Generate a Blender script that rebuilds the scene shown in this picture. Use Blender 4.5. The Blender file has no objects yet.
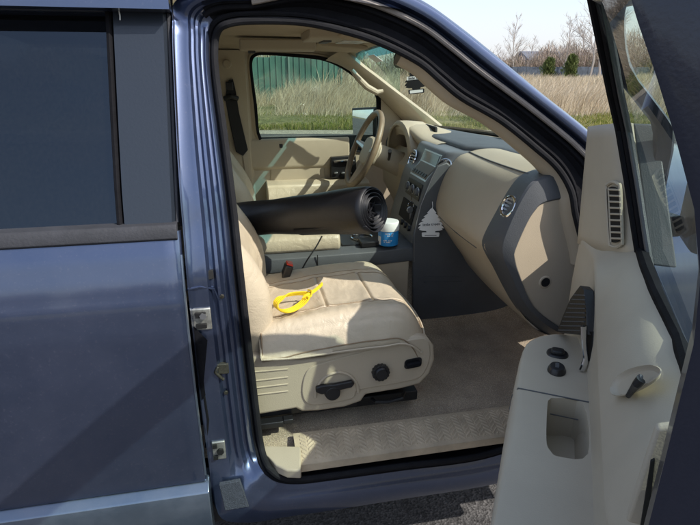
import bpy, bmesh, math, random
from mathutils import Vector, Matrix, noise
random.seed(7)
R = math.radians
sc = bpy.context.scene
COL = sc.collection
# ------------------------------------------------------------------ camera
PITCH, YAW, FPX = R(19.9), R(11.5), 526.0
CAM = Vector((0, -1.22, 1.70))
s_, c_ = math.sin, math.cos
FW = Vector((s_(YAW)*c_(PITCH), c_(YAW)*c_(PITCH), -s_(PITCH)))
RT = Vector((c_(YAW), -s_(YAW), 0))
UP = Vector((s_(YAW)*s_(PITCH), c_(YAW)*s_(PITCH), c_(PITCH)))
cd = bpy.data.cameras.new('camera'); cam = bpy.data.objects.new('camera', cd); COL.objects.link(cam)
cam.matrix_world = Matrix.Translation(CAM) @ Matrix((RT, UP, -FW)).transposed().to_4x4()
cd.sensor_width = 36; cd.lens = 36*FPX/700; cd.clip_start = 0.02; cd.clip_end = 5000
sc.camera = cam

def ray(px, py):
    return FW + RT*((px-350)/FPX) + UP*((262.5-py)/FPX)
def at(px, py, X=None, Y=None, Z=None):
    """the point of a plane that a pixel of the photograph looks at (Y may be a function of z)"""
    d = ray(px, py)
    if X is not None: return CAM + d*((X-CAM.x)/d.x)
    if Z is not None: return CAM + d*((Z-CAM.z)/d.z)
    if callable(Y):
        z = 1.3
        for _ in range(12):
            p = CAM + d*((Y(z)-CAM.y)/d.y); z = p.z
        return p
    return CAM + d*((Y-CAM.y)/d.y)
# door frame of reference: s along the open door from the hinge, o towards its inner side
TH = R(57); HG = Vector((0.90, 0, 0))
DA = Vector((-c_(TH), -s_(TH), 0)); DN = Vector((-s_(TH), c_(TH), 0))
def D(s, o, z): return HG + DA*s + DN*o + Vector((0, 0, z))
def dps(px, py, S):
    d = ray(px, py); A = (CAM-HG).dot(DA); t = (S-A)/d.dot(DA); p = CAM+d*t-HG
    return D(S, p.dot(DN), p.z)

# ------------------------------------------------------------------ materials
MATS = {}
def wrinkle(m, strength=.5, scale=22):
    # broad soft creases below the fine grain
    nt = m.node_tree; N, L = nt.nodes, nt.links; b = N['Principled BSDF']; old = b.inputs['Normal'].links[0].from_socket
    tc = N.new('ShaderNodeTexCoord'); mp = N.new('ShaderNodeMapping'); mp.inputs['Scale'].default_value = (1, .45, 1); L.new(tc.outputs['Object'], mp.inputs[0])
    n = N.new('ShaderNodeTexNoise'); n.inputs['Scale'].default_value = scale; n.inputs['Detail'].default_value = 5; n.inputs['Distortion'].default_value = 1.2; L.new(mp.outputs[0], n.inputs['Vector'])
    bp = N.new('ShaderNodeBump'); bp.inputs['Strength'].default_value = strength; bp.inputs['Distance'].default_value = .006
    L.new(n.outputs['Fac'], bp.inputs['Height']); L.new(old, bp.inputs['Normal']); L.new(bp.outputs[0], b.inputs['Normal'])
def mat(name, col, rough=.5, metal=0, spec=.5, coat=0, bump=0, bscale=200, var=0, vscale=8, col2=None, detail=4, sheen=0, stretch=None):
    m = bpy.data.materials.new(name); m.use_nodes = True; nt = m.node_tree; N, L = nt.nodes, nt.links
    b = N['Principled BSDF']
    b.inputs['Base Color'].default_value = (*col, 1); b.inputs['Roughness'].default_value = rough
    b.inputs['Metallic'].default_value = metal; b.inputs['Specular IOR Level'].default_value = spec
    b.inputs['Coat Weight'].default_value = coat; b.inputs['Coat Roughness'].default_value = .04
    b.inputs['Sheen Weight'].default_value = sheen
    tc = N.new('ShaderNodeTexCoord'); mp = N.new('ShaderNodeMapping'); L.new(tc.outputs['Object'], mp.inputs['Vector'])
    if stretch: mp.inputs['Scale'].default_value = stretch
    if var or col2:
        n = N.new('ShaderNodeTexNoise'); n.inputs['Scale'].default_value = vscale; n.inputs['Detail'].default_value = detail
        n.inputs['Roughness'].default_value = .65
        L.new(mp.outputs[0], n.inputs['Vector'])
        r = N.new('ShaderNodeValToRGB'); r.color_ramp.elements[0].position = .32; r.color_ramp.elements[1].position = .68
        c2 = col2 or tuple(min(1, c*(1+var)) for c in col); c1 = col if col2 else tuple(c*(1-var) for c in col)
        r.color_ramp.elements[0].color = (*c1, 1); r.color_ramp.elements[1].color = (*c2, 1)
        L.new(n.outputs['Fac'], r.inputs['Fac']); L.new(r.outputs[0], b.inputs['Base Color'])
    if bump:
        n2 = N.new('ShaderNodeTexNoise'); n2.inputs['Scale'].default_value = bscale; n2.inputs['Detail'].default_value = 3
        L.new(mp.outputs[0], n2.inputs['Vector'])
        bp = N.new('ShaderNodeBump'); bp.inputs['Strength'].default_value = bump; bp.inputs['Distance'].default_value = .002
        L.new(n2.outputs['Fac'], bp.inputs['Height']); L.new(bp.outputs[0], b.inputs['Normal'])
    MATS[name] = m
    return m
leather = mat('leather', (.50, .425, .31), .40, bump=.35, bscale=260, var=.10, vscale=5)
wrinkle(leather, .55)
beige = mat('beige_plastic', (.46, .385, .28), .55, bump=.3, bscale=500, var=.05, vscale=3)
beige2 = mat('beige_door_plastic', (.47, .415, .32), .5, bump=.14, bscale=500, var=.06, vscale=4)
headm = mat('headliner_cloth', (.47, .385, .275), .95, bump=.5, bscale=700, var=.05)
slate = mat('slate_plastic', (.082, .087, .093), .5, bump=.4, bscale=450, var=.12, vscale=6)
black = mat('black_plastic', (.012, .012, .013), .38, bump=.2, bscale=300)
rubber = mat('rubber', (.009, .009, .011), .8, spec=.12, bump=.3, bscale=120, var=.25, vscale=20)
greyrub = mat('weathered_rubber', (.030, .031, .037), .7, bump=.4, bscale=150, var=.2, vscale=18)
stackm = mat('stack_grey', (.135, .142, .15), .42, bump=.2, bscale=400, var=.08)
chrome = mat('chrome', (.75, .76, .78), .12, metal=1)
silver = mat('satin_silver', (.45, .46, .47), .32, metal=.9)
void = mat('deep_black', (.004, .004, .004), .8)
red = mat('red_plastic', (.55, .04, .02), .4)
yellow = mat('yellow_cord', (.74, .52, .015), .5, bump=.5, bscale=500)
seam = mat('seam_thread', (.25, .18, .11), .8)
rimm = mat('wheel_leather', (.22, .16, .10), .42, bump=.3, bscale=260, var=.25, vscale=12)
framep = mat('shaded_frame_paint', (.010, .014, .030), .38, coat=.35, bump=.15, bscale=300)  # body paint darkened, the frame's shade and dark reflections put into the colour
rollm = mat('black_vinyl', (.010, .010, .012), .42, spec=.4, bump=.35, bscale=45, var=.2, vscale=10)
belt = mat('belt_webbing', (.02, .02, .022), .85, bump=.6, bscale=600)
bluelab = mat('blue_label', (.02, .25, .60), .35)
whitep = mat('white_plastic', (.78, .79, .77), .35)
cardw = mat('white_card', (.84, .85, .84), .7, bump=.2, bscale=200)
inkm = mat('ink', (.03, .03, .035), .6)
metalm = mat('zinc_metal', (.42, .42, .38), .45, metal=.8, var=.3, vscale=60)
sealm = mat('aged_seal', (.014, .014, .016), .75, spec=.15, bump=.3, bscale=120, var=.25, vscale=14)
greasy = mat('greasy_metal', (.07, .065, .05), .5, metal=.6, var=.6, vscale=90)
bark = mat('bark', (.20, .165, .13), .9)
barkl = mat('pale_bark', (.30, .26, .22), .9)
applq = mat('pillar_applique', (.017, .022, .031), .32, coat=.3, bump=.15, bscale=160)

def paint(name, base, dust=.25):
    m = bpy.data.materials.new(name); m.use_nodes = True; nt = m.node_tree; N, L = nt.nodes, nt.links
    b = N['Principled BSDF']; b.inputs['Metallic'].default_value = .8; b.inputs['Roughness'].default_value = .30
    b.inputs['Coat Weight'].default_value = 1; b.inputs['Coat Roughness'].default_value = .035; b.inputs['Coat IOR'].default_value = 1.6
    tc = N.new('ShaderNodeTexCoord')
    n = N.new('ShaderNodeTexNoise'); n.inputs['Scale'].default_value = 3.5; n.inputs['Detail'].default_value = 10; n.inputs['Roughness'].default_value = .72
    L.new(tc.outputs['Object'], n.inputs['Vector'])
    r = N.new('ShaderNodeValToRGB'); r.color_ramp.elements[0].position = .42; r.color_ramp.elements[1].position = .75
    r.color_ramp.elements[0].color = (.01, .01, .01, 1); r.color_ramp.elements[1].color = (dust,)*3+(1,)
    L.new(n.outputs['Fac'], r.inputs['Fac'])
    # fine specks of road dust
    v = N.new('ShaderNodeTexNoise'); v.inputs['Scale'].default_value = 150; v.inputs['Detail'].default_value = 3
    L.new(tc.outputs['Object'], v.inputs['Vector'])
    vr = N.new('ShaderNodeValToRGB'); vr.color_ramp.elements[0].position = .60; vr.color_ramp.elements[1].position = .74
    vr.color_ramp.elements[1].color = (.09,)*3+(1,)
    vr.color_ramp.elements[0].color = (0, 0, 0, 1)
    L.new(v.outputs['Fac'], vr.inputs['Fac'])
    ad = N.new('ShaderNodeMath'); ad.operation = 'ADD'; ad.use_clamp = True; L.new(r.outputs[0], ad.inputs[0]); L.new(vr.outputs[0], ad.inputs[1])
    mx = N.new('ShaderNodeMix'); mx.data_type = 'RGBA'; mx.inputs[6].default_value = (*base, 1); mx.inputs[7].default_value = (.27, .235, .26, 1)
    L.new(ad.outputs[0], mx.inputs[0]); L.new(mx.outputs[2], b.inputs['Base Color'])
    mr = N.new('ShaderNodeMath'); mr.operation = 'MULTIPLY_ADD'; mr.inputs[1].default_value = .5; mr.inputs[2].default_value = .05
    L.new(ad.outputs[0], mr.inputs[0]); L.new(mr.outputs[0], b.inputs['Coat Roughness'])
    m2 = N.new('ShaderNodeMath'); m2.operation = 'SUBTRACT'; m2.inputs[0].default_value = .85; L.new(ad.outputs[0], m2.inputs[1]); L.new(m2.outputs[0], b.inputs['Metallic'])
    fl = N.new('ShaderNodeTexNoise'); fl.inputs['Scale'].default_value = 900; L.new(tc.outputs['Object'], fl.inputs['Vector'])
    bp = N.new('ShaderNodeBump'); bp.inputs['Strength'].default_value = .10; bp.inputs['Distance'].default_value = .001
    L.new(fl.outputs['Fac'], bp.inputs['Height']); L.new(bp.outputs[0], b.inputs['Normal'])
    return m
pblue = paint('blue_metallic_paint', (.067, .093, .170), .10)
pcladd = paint('cladding_paint', (.15, .20, .27), .3)

def glass(name, tint, refl=1.0, rough=0, dust=.10):
    m = bpy.data.materials.new(name); m.use_nodes = True; nt = m.node_tree; N, L = nt.nodes, nt.links
    N.remove(N['Principled BSDF']); out = N['Material Output']
    t = N.new('ShaderNodeBsdfTransparent'); t.inputs[0].default_value = (*tint, 1)
    g = N.new('ShaderNodeBsdfGlossy'); g.inputs['Roughness'].default_value = rough
    lw = N.new('ShaderNodeLayerWeight'); lw.inputs[0].default_value = .5
    pw = N.new('ShaderNodeMath'); pw.operation = 'POWER'; pw.inputs[1].default_value = 5; L.new(lw.outputs['Facing'], pw.inputs[0])
    f = N.new('ShaderNodeMath'); f.operation = 'MULTIPLY_ADD'; f.inputs[1].default_value = .92; f.inputs[2].default_value = .045; L.new(pw.outputs[0], f.inputs[0])
    k = N.new('ShaderNodeMath'); k.operation = 'MULTIPLY'; k.inputs[1].default_value = refl; k.use_clamp = True
    mx = N.new('ShaderNodeMixShader')
    L.new(f.outputs[0], k.inputs[0]); L.new(k.outputs[0], mx.inputs[0]); L.new(t.outputs[0], mx.inputs[1]); L.new(g.outputs[0], mx.inputs[2])
    # a thin film of dust on the glass
    tc = N.new('ShaderNodeTexCoord'); n = N.new('ShaderNodeTexNoise'); n.inputs['Scale'].default_value = 25; n.inputs['Detail'].default_value = 8
    L.new(tc.outputs['Object'], n.inputs['Vector'])
    r = N.new('ShaderNodeMapRange'); r.inputs[1].default_value = .35; r.inputs[2].default_value = .8; r.inputs[3].default_value = dust*.15; r.inputs[4].default_value = dust
    L.new(n.outputs['Fac'], r.inputs[0])
    d = N.new('ShaderNodeBsdfDiffuse'); d.inputs[0].default_value = (.45, .45, .42, 1)
    m2 = N.new('ShaderNodeMixShader'); L.new(r.outputs[0], m2.inputs[0]); L.new(mx.outputs[0], m2.inputs[1]); L.new(d.outputs[0], m2.inputs[2])
    L.new(m2.outputs[0], out.inputs['Surface'])
    return m
gclear = glass('clear_glass', (.80, .90, .84))
gdoor = glass('door_glass', (.74, .88, .82), .5, 0, .13)
gshade = glass('blue_shade_band', (.16, .44, .54))
gtint = glass('privacy_glass', (.07, .08, .09), 1.5, 0, .010)
[n for n in gtint.node_tree.nodes if n.type == 'TEX_NOISE'][0].inputs['Scale'].default_value = 160
[n for n in gtint.node_tree.nodes if n.type == 'BSDF_GLOSSY'][0].inputs[0].default_value = (.74, .86, 1, 1)  # blue of the reflected sky put into the gloss colour

def carpet():
    m = bpy.data.materials.new('carpet'); m.use_nodes = True; nt = m.node_tree; N, L = nt.nodes, nt.links
    b = N['Principled BSDF']; b.inputs['Roughness'].default_value = 1; b.inputs['Sheen Weight'].default_value = .3
    tc = N.new('ShaderNodeTexCoord')
    def nz(sc_, det, a, bb, ca, cb):
        n = N.new('ShaderNodeTexNoise'); n.inputs['Scale'].default_value = sc_; n.inputs['Detail'].default_value = det
        L.new(tc.outputs['Object'], n.inputs['Vector'])
        r = N.new('ShaderNodeValToRGB'); r.color_ramp.elements[0].position = a; r.color_ramp.elements[1].position = bb
        r.color_ramp.elements[0].color = (*ca, 1); r.color_ramp.elements[1].color = (*cb, 1); L.new(n.outputs['Fac'], r.inputs['Fac']); return n, r
    n1, r1 = nz(9, 8, .35, .7, (.36, .285, .20), (.53, .43, .31))
    n2, r2 = nz(330, 3, .42, .64, (.66, .65, .63), (1.2, 1.16, 1.1))
    mu = N.new('ShaderNodeMix'); mu.data_type = 'RGBA'; mu.blend_type = 'MULTIPLY'; mu.inputs[0].default_value = 1
    L.new(r1.outputs[0], mu.inputs[6]); L.new(r2.outputs[0], mu.inputs[7])
    # sand and crumbs
    n3, r3 = nz(300, 1, .70, .73, (0, 0, 0), (1, 1, 1))
    m3 = N.new('ShaderNodeMix'); m3.data_type = 'RGBA'; m3.inputs[7].default_value = (.75, .68, .55, 1)
    L.new(r3.outputs[0], m3.inputs[0]); L.new(mu.outputs[2], m3.inputs[6])
    # an old reddish stain
    n4, r4 = nz(4, 2, .62, .74, (0, 0, 0), (.35, .35, .35))
    m4 = N.new('ShaderNodeMix'); m4.data_type = 'RGBA'; m4.inputs[7].default_value = (.24, .07, .05, 1)
    L.new(r4.outputs[0], m4.inputs[0]); L.new(m3.outputs[2], m4.inputs[6])
    L.new(m4.outputs[2], b.inputs['Base Color'])
    bp = N.new('ShaderNodeBump'); bp.inputs['Strength'].default_value = .9; bp.inputs['Distance'].default_value = .004
    L.new(n2.outputs['Fac'], bp.inputs['Height']); L.new(bp.outputs[0], b.inputs['Normal'])
    return m
carp = carpet()

# ------------------------------------------------------------------ mesh helpers
def link(name, me, m, parent=None, smooth=True, sub=0, bevel=0, bseg=3, solid=0, angle=35):
    if m is not None and not len(me.materials): me.materials.append(m)
    o = bpy.data.objects.new(name, me); COL.objects.link(o)
    if parent is not None:
        o.parent = parent
    if smooth:
        for p in me.polygons: p.use_smooth = True
    if solid:
        md = o.modifiers.new('s', 'SOLIDIFY'); md.thickness = solid; md.offset = 0
    if bevel:
        md = o.modifiers.new('b', 'BEVEL'); md.width = bevel; md.segments = bseg; md.limit_method = 'ANGLE'; md.angle_limit = R(angle)
        md.harden_normals = False
    if sub:
        md = o.modifiers.new('u', 'SUBSURF'); md.levels = sub; md.render_levels = sub
    if smooth and not sub:
        try: me.set_sharp_from_angle(angle=R(angle))
        except Exception: pass
    return o
def fixn(bm):
    bmesh.ops.recalc_face_normals(bm, faces=bm.faces)
class MB:
    def __init__(s): s.bm = bmesh.new(); s.mi = 0
    def poly(s, pts):
        f = s.bm.faces.new([s.bm.verts.new(p) for p in pts]); f.material_index = s.mi; return f
    def box(s, c, d, rot=None):
        M = Matrix.Translation(c) @ (rot.to_4x4() if rot else Matrix()) @ Matrix.Diagonal((*d, 1))
        g = bmesh.ops.create_cube(s.bm, size=1, matrix=M)
        for v in g['verts']:
            for f in v.link_faces: f.material_index = s.mi
        return s
    def prism(s, pts, vec):
        n = len(pts); vec = Vector(vec)
        a = [s.bm.verts.new(p) for p in pts]; b = [s.bm.verts.new(Vector(p)+vec) for p in pts]
        fs = [s.bm.faces.new(a), s.bm.faces.new(b[::-1])]
        for i in range(n): fs.append(s.bm.faces.new((a[i], b[i], b[(i+1) % n], a[(i+1) % n])))
        for f in fs: f.material_index = s.mi
        return s
    def loft(s, rings, closed=True, caps=True, loop=False):
        V = [[s.bm.verts.new(p) for p in r] for r in rings]; n = len(rings[0]); m = len(V)
        for i in range(m if loop else m-1):
            A, B = V[i], V[(i+1) % m]
            for j in range(n if closed else n-1):
                f = s.bm.faces.new((A[j], A[(j+1) % n], B[(j+1) % n], B[j])); f.material_index = s.mi
        if caps and closed and not loop:
            for r in (V[0], V[-1][::-1]):
                f = s.bm.faces.new(r); f.material_index = s.mi
        return s
    def tube(s, path, r, n=8, closed=False, sx=1.0, upv=None):
        path = [Vector(p) for p in path]; m = len(path); rings = []
        rr = r if isinstance(r, (list, tuple)) else [r]*m
        prev = None
        for i in range(m):
            if closed: t = path[(i+1) % m]-path[i-1]
            else: t = path[min(i+1, m-1)]-path[max(i-1, 0)]
            t.normalize()
            if prev is None:
                a = Vector(upv) if upv else (Vector((0, 0, 1)) if abs(t.z) < .9 else Vector((1, 0, 0)))
            else: a = prev
            u = (a - t*a.dot(t)).normalized(); prev = u; w = t.cross(u)
            rings.append([path[i]+(u*math.cos(2*math.pi*k/n)+w*math.sin(2*math.pi*k/n)*sx)*rr[i] for k in range(n)])
        return s.loft(rings, True, not closed, closed)
    def disc(s, c, axis, r, h, n=24, r2=None):
        axis = Vector(axis).normalized(); c = Vector(c)
        u = axis.orthogonal().normalized(); w = axis.cross(u); r2 = r if r2 is None else r2
        ring = lambda rad, o: [c+axis*o+(u*math.cos(2*math.pi*k/n)+w*math.sin(2*math.pi*k/n))*rad for k in range(n)]
        return s.loft([ring(r, 0), ring(r2, h)])
    def ob(s, name, m, parent=None, **k):
        fixn(s.bm); me = bpy.data.meshes.new(name); s.bm.to_mesh(me); s.bm.free()
        ms = m if isinstance(m, (list, tuple)) else [m]
        for x in ms: me.materials.append(x)
        return link(name, me, None, parent, **k)
def empty(name, parent=None, loc=(0, 0, 0)):
    o = bpy.data.objects.new(name, None); COL.objects.link(o); o.empty_display_size = .1
    if parent is not None: o.parent = parent
    o.location = loc
    return o
def tag(o, label=None, cat=None, group=None, kind=None):
    if label: o['label'] = label
    if cat: o['category'] = cat
    if group: o['group'] = group
    if kind: o['kind'] = kind
    return o
def cr(pts, n=6, closed=False):
    """Catmull-Rom through the points"""
    P = [Vector(p) for p in pts]; m = len(P); out = []
    for i in range(m if closed else m-1):
        if closed: a, b, c, d = P[i-1], P[i], P[(i+1) % m], P[(i+2) % m]
        else: a, b, c, d = P[max(i-1, 0)], P[i], P[i+1], P[min(i+2, m-1)]
        for k in range(n):
            t = k/n; out.append(.5*((2*b)+(c-a)*t+(2*a-5*b+4*c-d)*t*t+(3*b-a-3*c+d)*t**3))
    if not closed: out.append(P[-1])
    return out
def rs(path, n):
    """resample evenly to n points"""
    L = [0]
    for i in range(1, len(path)): L.append(L[-1]+(path[i]-path[i-1]).length)
    out = []; j = 0
    for k in range(n):
        t = L[-1]*k/(n-1)
        while j < len(L)-2 and L[j+1] < t: j += 1
        f = (t-L[j])/max(1e-9, L[j+1]-L[j]); out.append(path[j].lerp(path[j+1], min(1, max(0, f))))
    return out
def cut(o, cutter):
    """subtract cutter from o for good"""
    md = o.modifiers.new('c', 'BOOLEAN'); md.object = cutter; md.solver = 'EXACT'; md.operation = 'DIFFERENCE'
    dg = bpy.context.evaluated_depsgraph_get(); dg.update()
    me = bpy.data.meshes.new_from_object(o.evaluated_get(dg), depsgraph=dg)
    o.modifiers.clear(); o.data = me
    bpy.data.objects.remove(cutter, do_unlink=True)
    return o
# ================================================================== THE TRUCK
truck = empty('pickup_truck')
tag(truck, 'dark blue pickup truck with its front passenger door open on a beige leather cabin', 'truck')

def tum(z): return max(0, z-1.36)*.33
def skin_y(z):
    pts = [(.40, .03), (.50, .0), (.60, -.004), (.75, -.012), (.95, -.018), (1.10, -.016), (1.17, -.009), (1.23, .004), (1.29, .020), (1.34, .038), (1.40, .050), (1.80, .185), (1.9, .26)]
    for (a, ya), (b, yb) in zip(pts, pts[1:]):
        if z <= b: return ya+(yb-ya)*max(0, (z-a))/(b-a)
    return pts[-1][1]
SK = [(z, skin_y(z)) for z in (1.345, 1.33, 1.31, 1.29, 1.26, 1.23, 1.20, 1.17, 1.14, 1.10, 1.05, .98, .90, .80, .70, .64)]

TOPZ = at(50, 4, Y=.19).z
# ---- rear door
rdoor = empty('rear_door', truck)
def edge_x(z):   # the rear door's front edge
    return at(178, 240, Y=0).x if z > 1.3 else -.158-.002*(1.3-z)/.7
rings = []
XR = [-.160, -.163, -.20, -.32, -.5, -.8, -1.15, -1.25]
import bisect
b = MB()
prof = [Vector((0, y, z)) for z, y in SK]
prof = cr(prof, 3)
rg = []
for i, x in enumerate(XR):
    rg.append([Vector((x + (.004 if i == 0 else 0), p.y + (.006 if i == 0 else 0), p.z)) for p in prof])
rg.insert(0, [Vector((-.160, p.y+.05, p.z)) for p in prof])
b.loft(rg, closed=False, caps=False)
b.ob('door_skin', pblue, rdoor, angle=60)
# raised outer lip along the front edge
b = MB(); b.tube([(-.158, skin_y(z)+.004, z) for z in (1.29, 1.2, 1.1, .95, .8, .66)], .0035, 6); b.ob('edge_guard', pcladd, rdoor)
# lower cladding with a lit ledge on top
b = MB()
pr = [(.004, .640), (-.012, .634), (-.030, .622), (-.035, .600), (-.032, .52), (-.020, .46), (.05, .45), (.05, .64)]
b.loft([[Vector((x, y, z)) for y, z in pr] for x in (-.150, -.156, -.5, -1.25)]); b.ob('lower_cladding', pcladd, rdoor, bevel=.003)
# window
def wy(z, d=0): return .050+(z-1.345)*.33+d
def wq(px, py, d=0): return at(px, py, Y=lambda z: wy(z, d))
XAm = wq(114, 120).x; b = MB(); b.prism([(-1.25, wy(1.34, .02), 1.34), (XAm, wy(1.34, .02), 1.34), (XAm, wy(1.84, .02), 1.84), (-1.25, wy(1.84, .02), 1.84)], (0, .005, 0)); b.ob('window_pane', gtint, rdoor, smooth=False)
b = MB(); b.loft([[Vector((x, y, z)) for y, z in ((.034, 1.323), (.026, 1.330), (.028, 1.352), (.036, 1.362), (.07, 1.364), (.07, 1.323))] for x in (-.163, -.168, -.5, -1.25)])
b.ob('belt_moulding', greyrub, rdoor, bevel=.002)
zc = [(1.352, 234.5, 116.8, 124.0), (1.45, 190, 113.4, 120.6), (1.60, 115, 109.2, 116.6), (1.72, 55, 106.4, 113.6), (1.86, -12, 103.0, 110.2)]
XA = [wq(a, y).x for _, y, a, c in zc]; XB = [wq(c, y).x for _, y, a, c in zc]; ZC = [wq(a, y).z for _, y, a, c in zc]
def eX(z): return wq(178, 232).x-.004 + (z-1.36)*.03
b = MB(); b.loft([[Vector((x, wy(z, dy), z)) for x, dy in ((xa, .02), (xa+.002, -.001), (xa+.009, -.004), (xb-.002, .002), (xb, .02))] for xa, xb, z in zip(XA, XB, ZC)])
b.ob('window_channel', rubber, rdoor, bevel=.001)
b = MB(); b.loft([[Vector((xx, wy(z, d), z)) for xx, d in ((xb-.001, .012), (xb+.003, -.001), (eX(z)-.008, -.003), (eX(z), .006), (eX(z), .05), (xb, .05))] for xb, z in zip(XB, ZC)])
b.ob('pillar_cover', applq, rdoor, angle=30)
b = MB(); b.tube([(eX(z)+.004, wy(z, .006), z) for z in (1.36, 1.5, 1.65, 1.75, 1.87)], .0045, 6); b.ob('edge_seal', greyrub, rdoor)
b = MB(); b.tube([(eX(z)+.011, wy(z, .012), z) for z in (1.35, 1.5, 1.65, 1.75, 1.87)], .0035, 6); b.ob('inner_seal', rubber, rdoor)
b = MB(); b.box((-.77, wy(1.83, .0), TOPZ), (.96, .02, .024)); b.ob('top_moulding', greyrub, rdoor, bevel=.003)
b = MB() if False else None
# whitish scrape on the pillar cover
b = MB(); b.tube([wq(117.5, -8, -.0065), wq(118.5, 8, -.0065), wq(120, 16, -.0065), wq(120, 20, -.0065)], .0016, 6); b.ob('scrape_mark', cardw, rdoor)

# ---- cabin side round the front door opening
SY = lambda z: .085 + max(0, z-1.36)*.33
Ipx = [(268, 466), (261, 445), (255, 400), (248, 340), (240, 270), (232, 200), (223, 130), (216, 80), (214, 52), (216.5, 33), (226, 24.5), (251, 21), (303, 22.5), (351, 33), (385, 45), (419, 62.5), (440, 80), (462, 98), (500, 120), (534, 147), (556, 167), (569, 188), (574, 212)]
Iw = [at(x, y, Y=SY) for x, y in Ipx]; Iw[0] = at(268.5, 465, Y=.022); Iw[1] = at(261, 445, Y=.078)
Iw += [Vector((.985, .085, 1.15)), Vector((1.0, .085, .95)), Vector((.985, .085, .80)), Vector((.95, .085, .69)), Vector((.88, .07, .63))]
Iw += [at(480, 454, Y=.015), at(400, 464.5, Y=.015), at(330, 474, Y=.015), at(300, 477.5, Y=.015), at(281, 475.5, Y=.015)]
I = cr(Iw, 6, True)
NI = len(I)
# outer loop, a partner for every inner control point
def O_(px, py): return at(px, py, Y=lambda z: .015+tum(z)*1.0)
Ow = [Vector((-.145, .0, .50)), Vector((-.147, .0, .68)), Vector((-.15, .0, .85)), Vector((-.15, .0, 1.0)), Vector((-.15, .01, 1.15)), Vector((-.15, .03, 1.32)), Vector((-.15, .075, 1.5)), Vector((-.145, .13, 1.70)), Vector((-.14, .165, 1.80)), Vector((-.13, .20, 1.86)), Vector((-.05, .21, 1.885)), Vector((.05, .215, 1.89))]
Ow += [at(310, -30, Y=lambda z: .03+tum(z)), at(362, -25, Y=lambda z: .03+tum(z))]
Ow += [at(400, -12, Y=lambda z: .03+tum(z)), at(430, 3, Y=lambda z: .03+tum(z)), at(462, 26, Y=lambda z: .03+tum(z)), at(494, 51.5, Y=lambda z: .03+tum(z)), at(540, 90, Y=lambda z: .03+tum(z)), at(575, 117.5, Y=lambda z: .03+tum(z)), at(592, 131.5, Y=lambda z: .03+tum(z)), at(612, 148, Y=lambda z: .03+tum(z)), at(628, 166, Y=lambda z: .03+tum(z))]
Ow += [Vector((1.09, .02, 1.15)), Vector((1.10, .01, .95)), Vector((1.09, .0, .78)), Vector((1.06, .0, .62)), Vector((.95, .0, .49))]
Ow += [Vector((.72, -.005, .455)), Vector((.42, -.005, .453)), Vector((.18, -.005, .453)), Vector((.05, -.005, .455)), Vector((-.06, -.003, .455))]
O = cr(Ow, 6, True)
# profiles: (t from outer to inner, extra depth inboard), different round the loop
pB = [(0, .004), (.01, .032), (.06, .036), (.28, .036), (.36, .037), (.42, .050), (.49, .052), (.54, .044), (.60, .045), (.66, .064), (.72, .066), (.77, .056), (.82, .060), (.87, .078), (1, .082)]
pA = [(0, .030), (.03, .012), (.10, .0), (.20, .0), (.27, .006), (.31, .030), (.36, .036), (.42, .036), (.48, .048), (.53, .050), (.60, .052), (.68, .066), (.75, .068), (.85, .068), (1, .066)]
pS = [(0, .05), (.02, .02), (.06, .0), (.22, -.008), (.38, -.010), (.50, -.008), (.60, -.003), (.68, .002), (.74, .004), (.79, .006), (.83, .008), (.88, .010), (.92, .012), (.96, .014), (1, .015)]
def wts(i):
    k = i/6.0   # control index
    # 0-7 pillar, 8-10 corner, 11-27 roof and A pillar, 28-32 sill
    def sm(a, b_, x): t = min(1, max(0, (x-a)/(b_-a))); return t*t*(3-2*t)
    if k < 7: wb = sm(-.2, 1.2, k) if k < 1.2 else 1; return (wb, 0, 1-wb)
    if k < 11: w = sm(8.2, 10.2, k); return (1-w, w, 0)
    if k < 25.5: return (0, 1, 0)
    if k < 27.5: w = sm(25.5, 27.5, k); return (0, 1-w, w)
    return (0, 0, 1)
rings = []
for i in range(NI):
    w = wts(i); ring = []
    for j in range(len(pB)):
        t = pB[j][0]*w[0]+pA[j][0]*w[1]+pS[j][0]*w[2]
        d = pB[j][1]*w[0]+pA[j][1]*w[1]+pS[j][1]*w[2]
        p = O[i].lerp(I[i], t)
        base = skin_y(p.z) if w[0] > .5 else p.y*0+ (.0+tum(p.z))
        base = (max(0, skin_y(p.z))*w[0] + (.02+tum(p.z))*w[1] + 0.0*w[2])
        p = Vector((p.x, base+d, p.z)); ring.append(p)
    rings.append(ring)
# seal follows the last ring point
seal = [r[-1].copy() for r in rings]
for r in rings: r.append(r[-1]+Vector((0, .03, 0)))
b = MB(); b.loft(rings, closed=False, caps=False, loop=True)
b.bm.faces.ensure_lookup_table(); nf = len(rings[0])-1
for i in range(NI):
    for j in range(nf):
        if (wts(i)[1] > .6 and j >= 6) or j >= 13: b.bm.faces[i*nf+j].material_index = 1  # on the A pillar the painted jamb's shade is put in as black
side = b.ob('cab_side', [pblue, rubber], truck, angle=40)
# weatherstrip: fat black bulb with a thinner lip outside
ctr = Vector((.45, 0, 1.2))
b = MB(); b.tube([p+Vector((0, -.006, 0)) for p in seal], .0095, 10, closed=True)
def outw(i, a):
    d = (O[i]-I[i]); d.y = 0; d.normalize(); return d*a
b.ob('door_weatherstrip', sealm, side)
b = MB(); b.tube([seal[i]+outw(i, .017)+Vector((0, .0, 0)) for i in range(NI)], .007, 8, closed=True); b.ob('seal_lip', rubber, side)
# strip seal along roof and A pillar, sunlit edge put into its pale colour
b = MB(); b.tube([rings[i][7]+Vector((0, -.008, 0)) for i in range(66, 150)], .0075, 8); b.ob('roof_drip_seal', mat('sunlit_edge_seal', (.24, .21, .185), .7, bump=.3, bscale=90, var=.2, vscale=20), side)
b = MB(); b.tube([rings[i][9]+Vector((0, -.004, 0)) for i in range(56, 140)], .007, 8); b.ob('inner_drip_seal', rubber, side)

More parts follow.
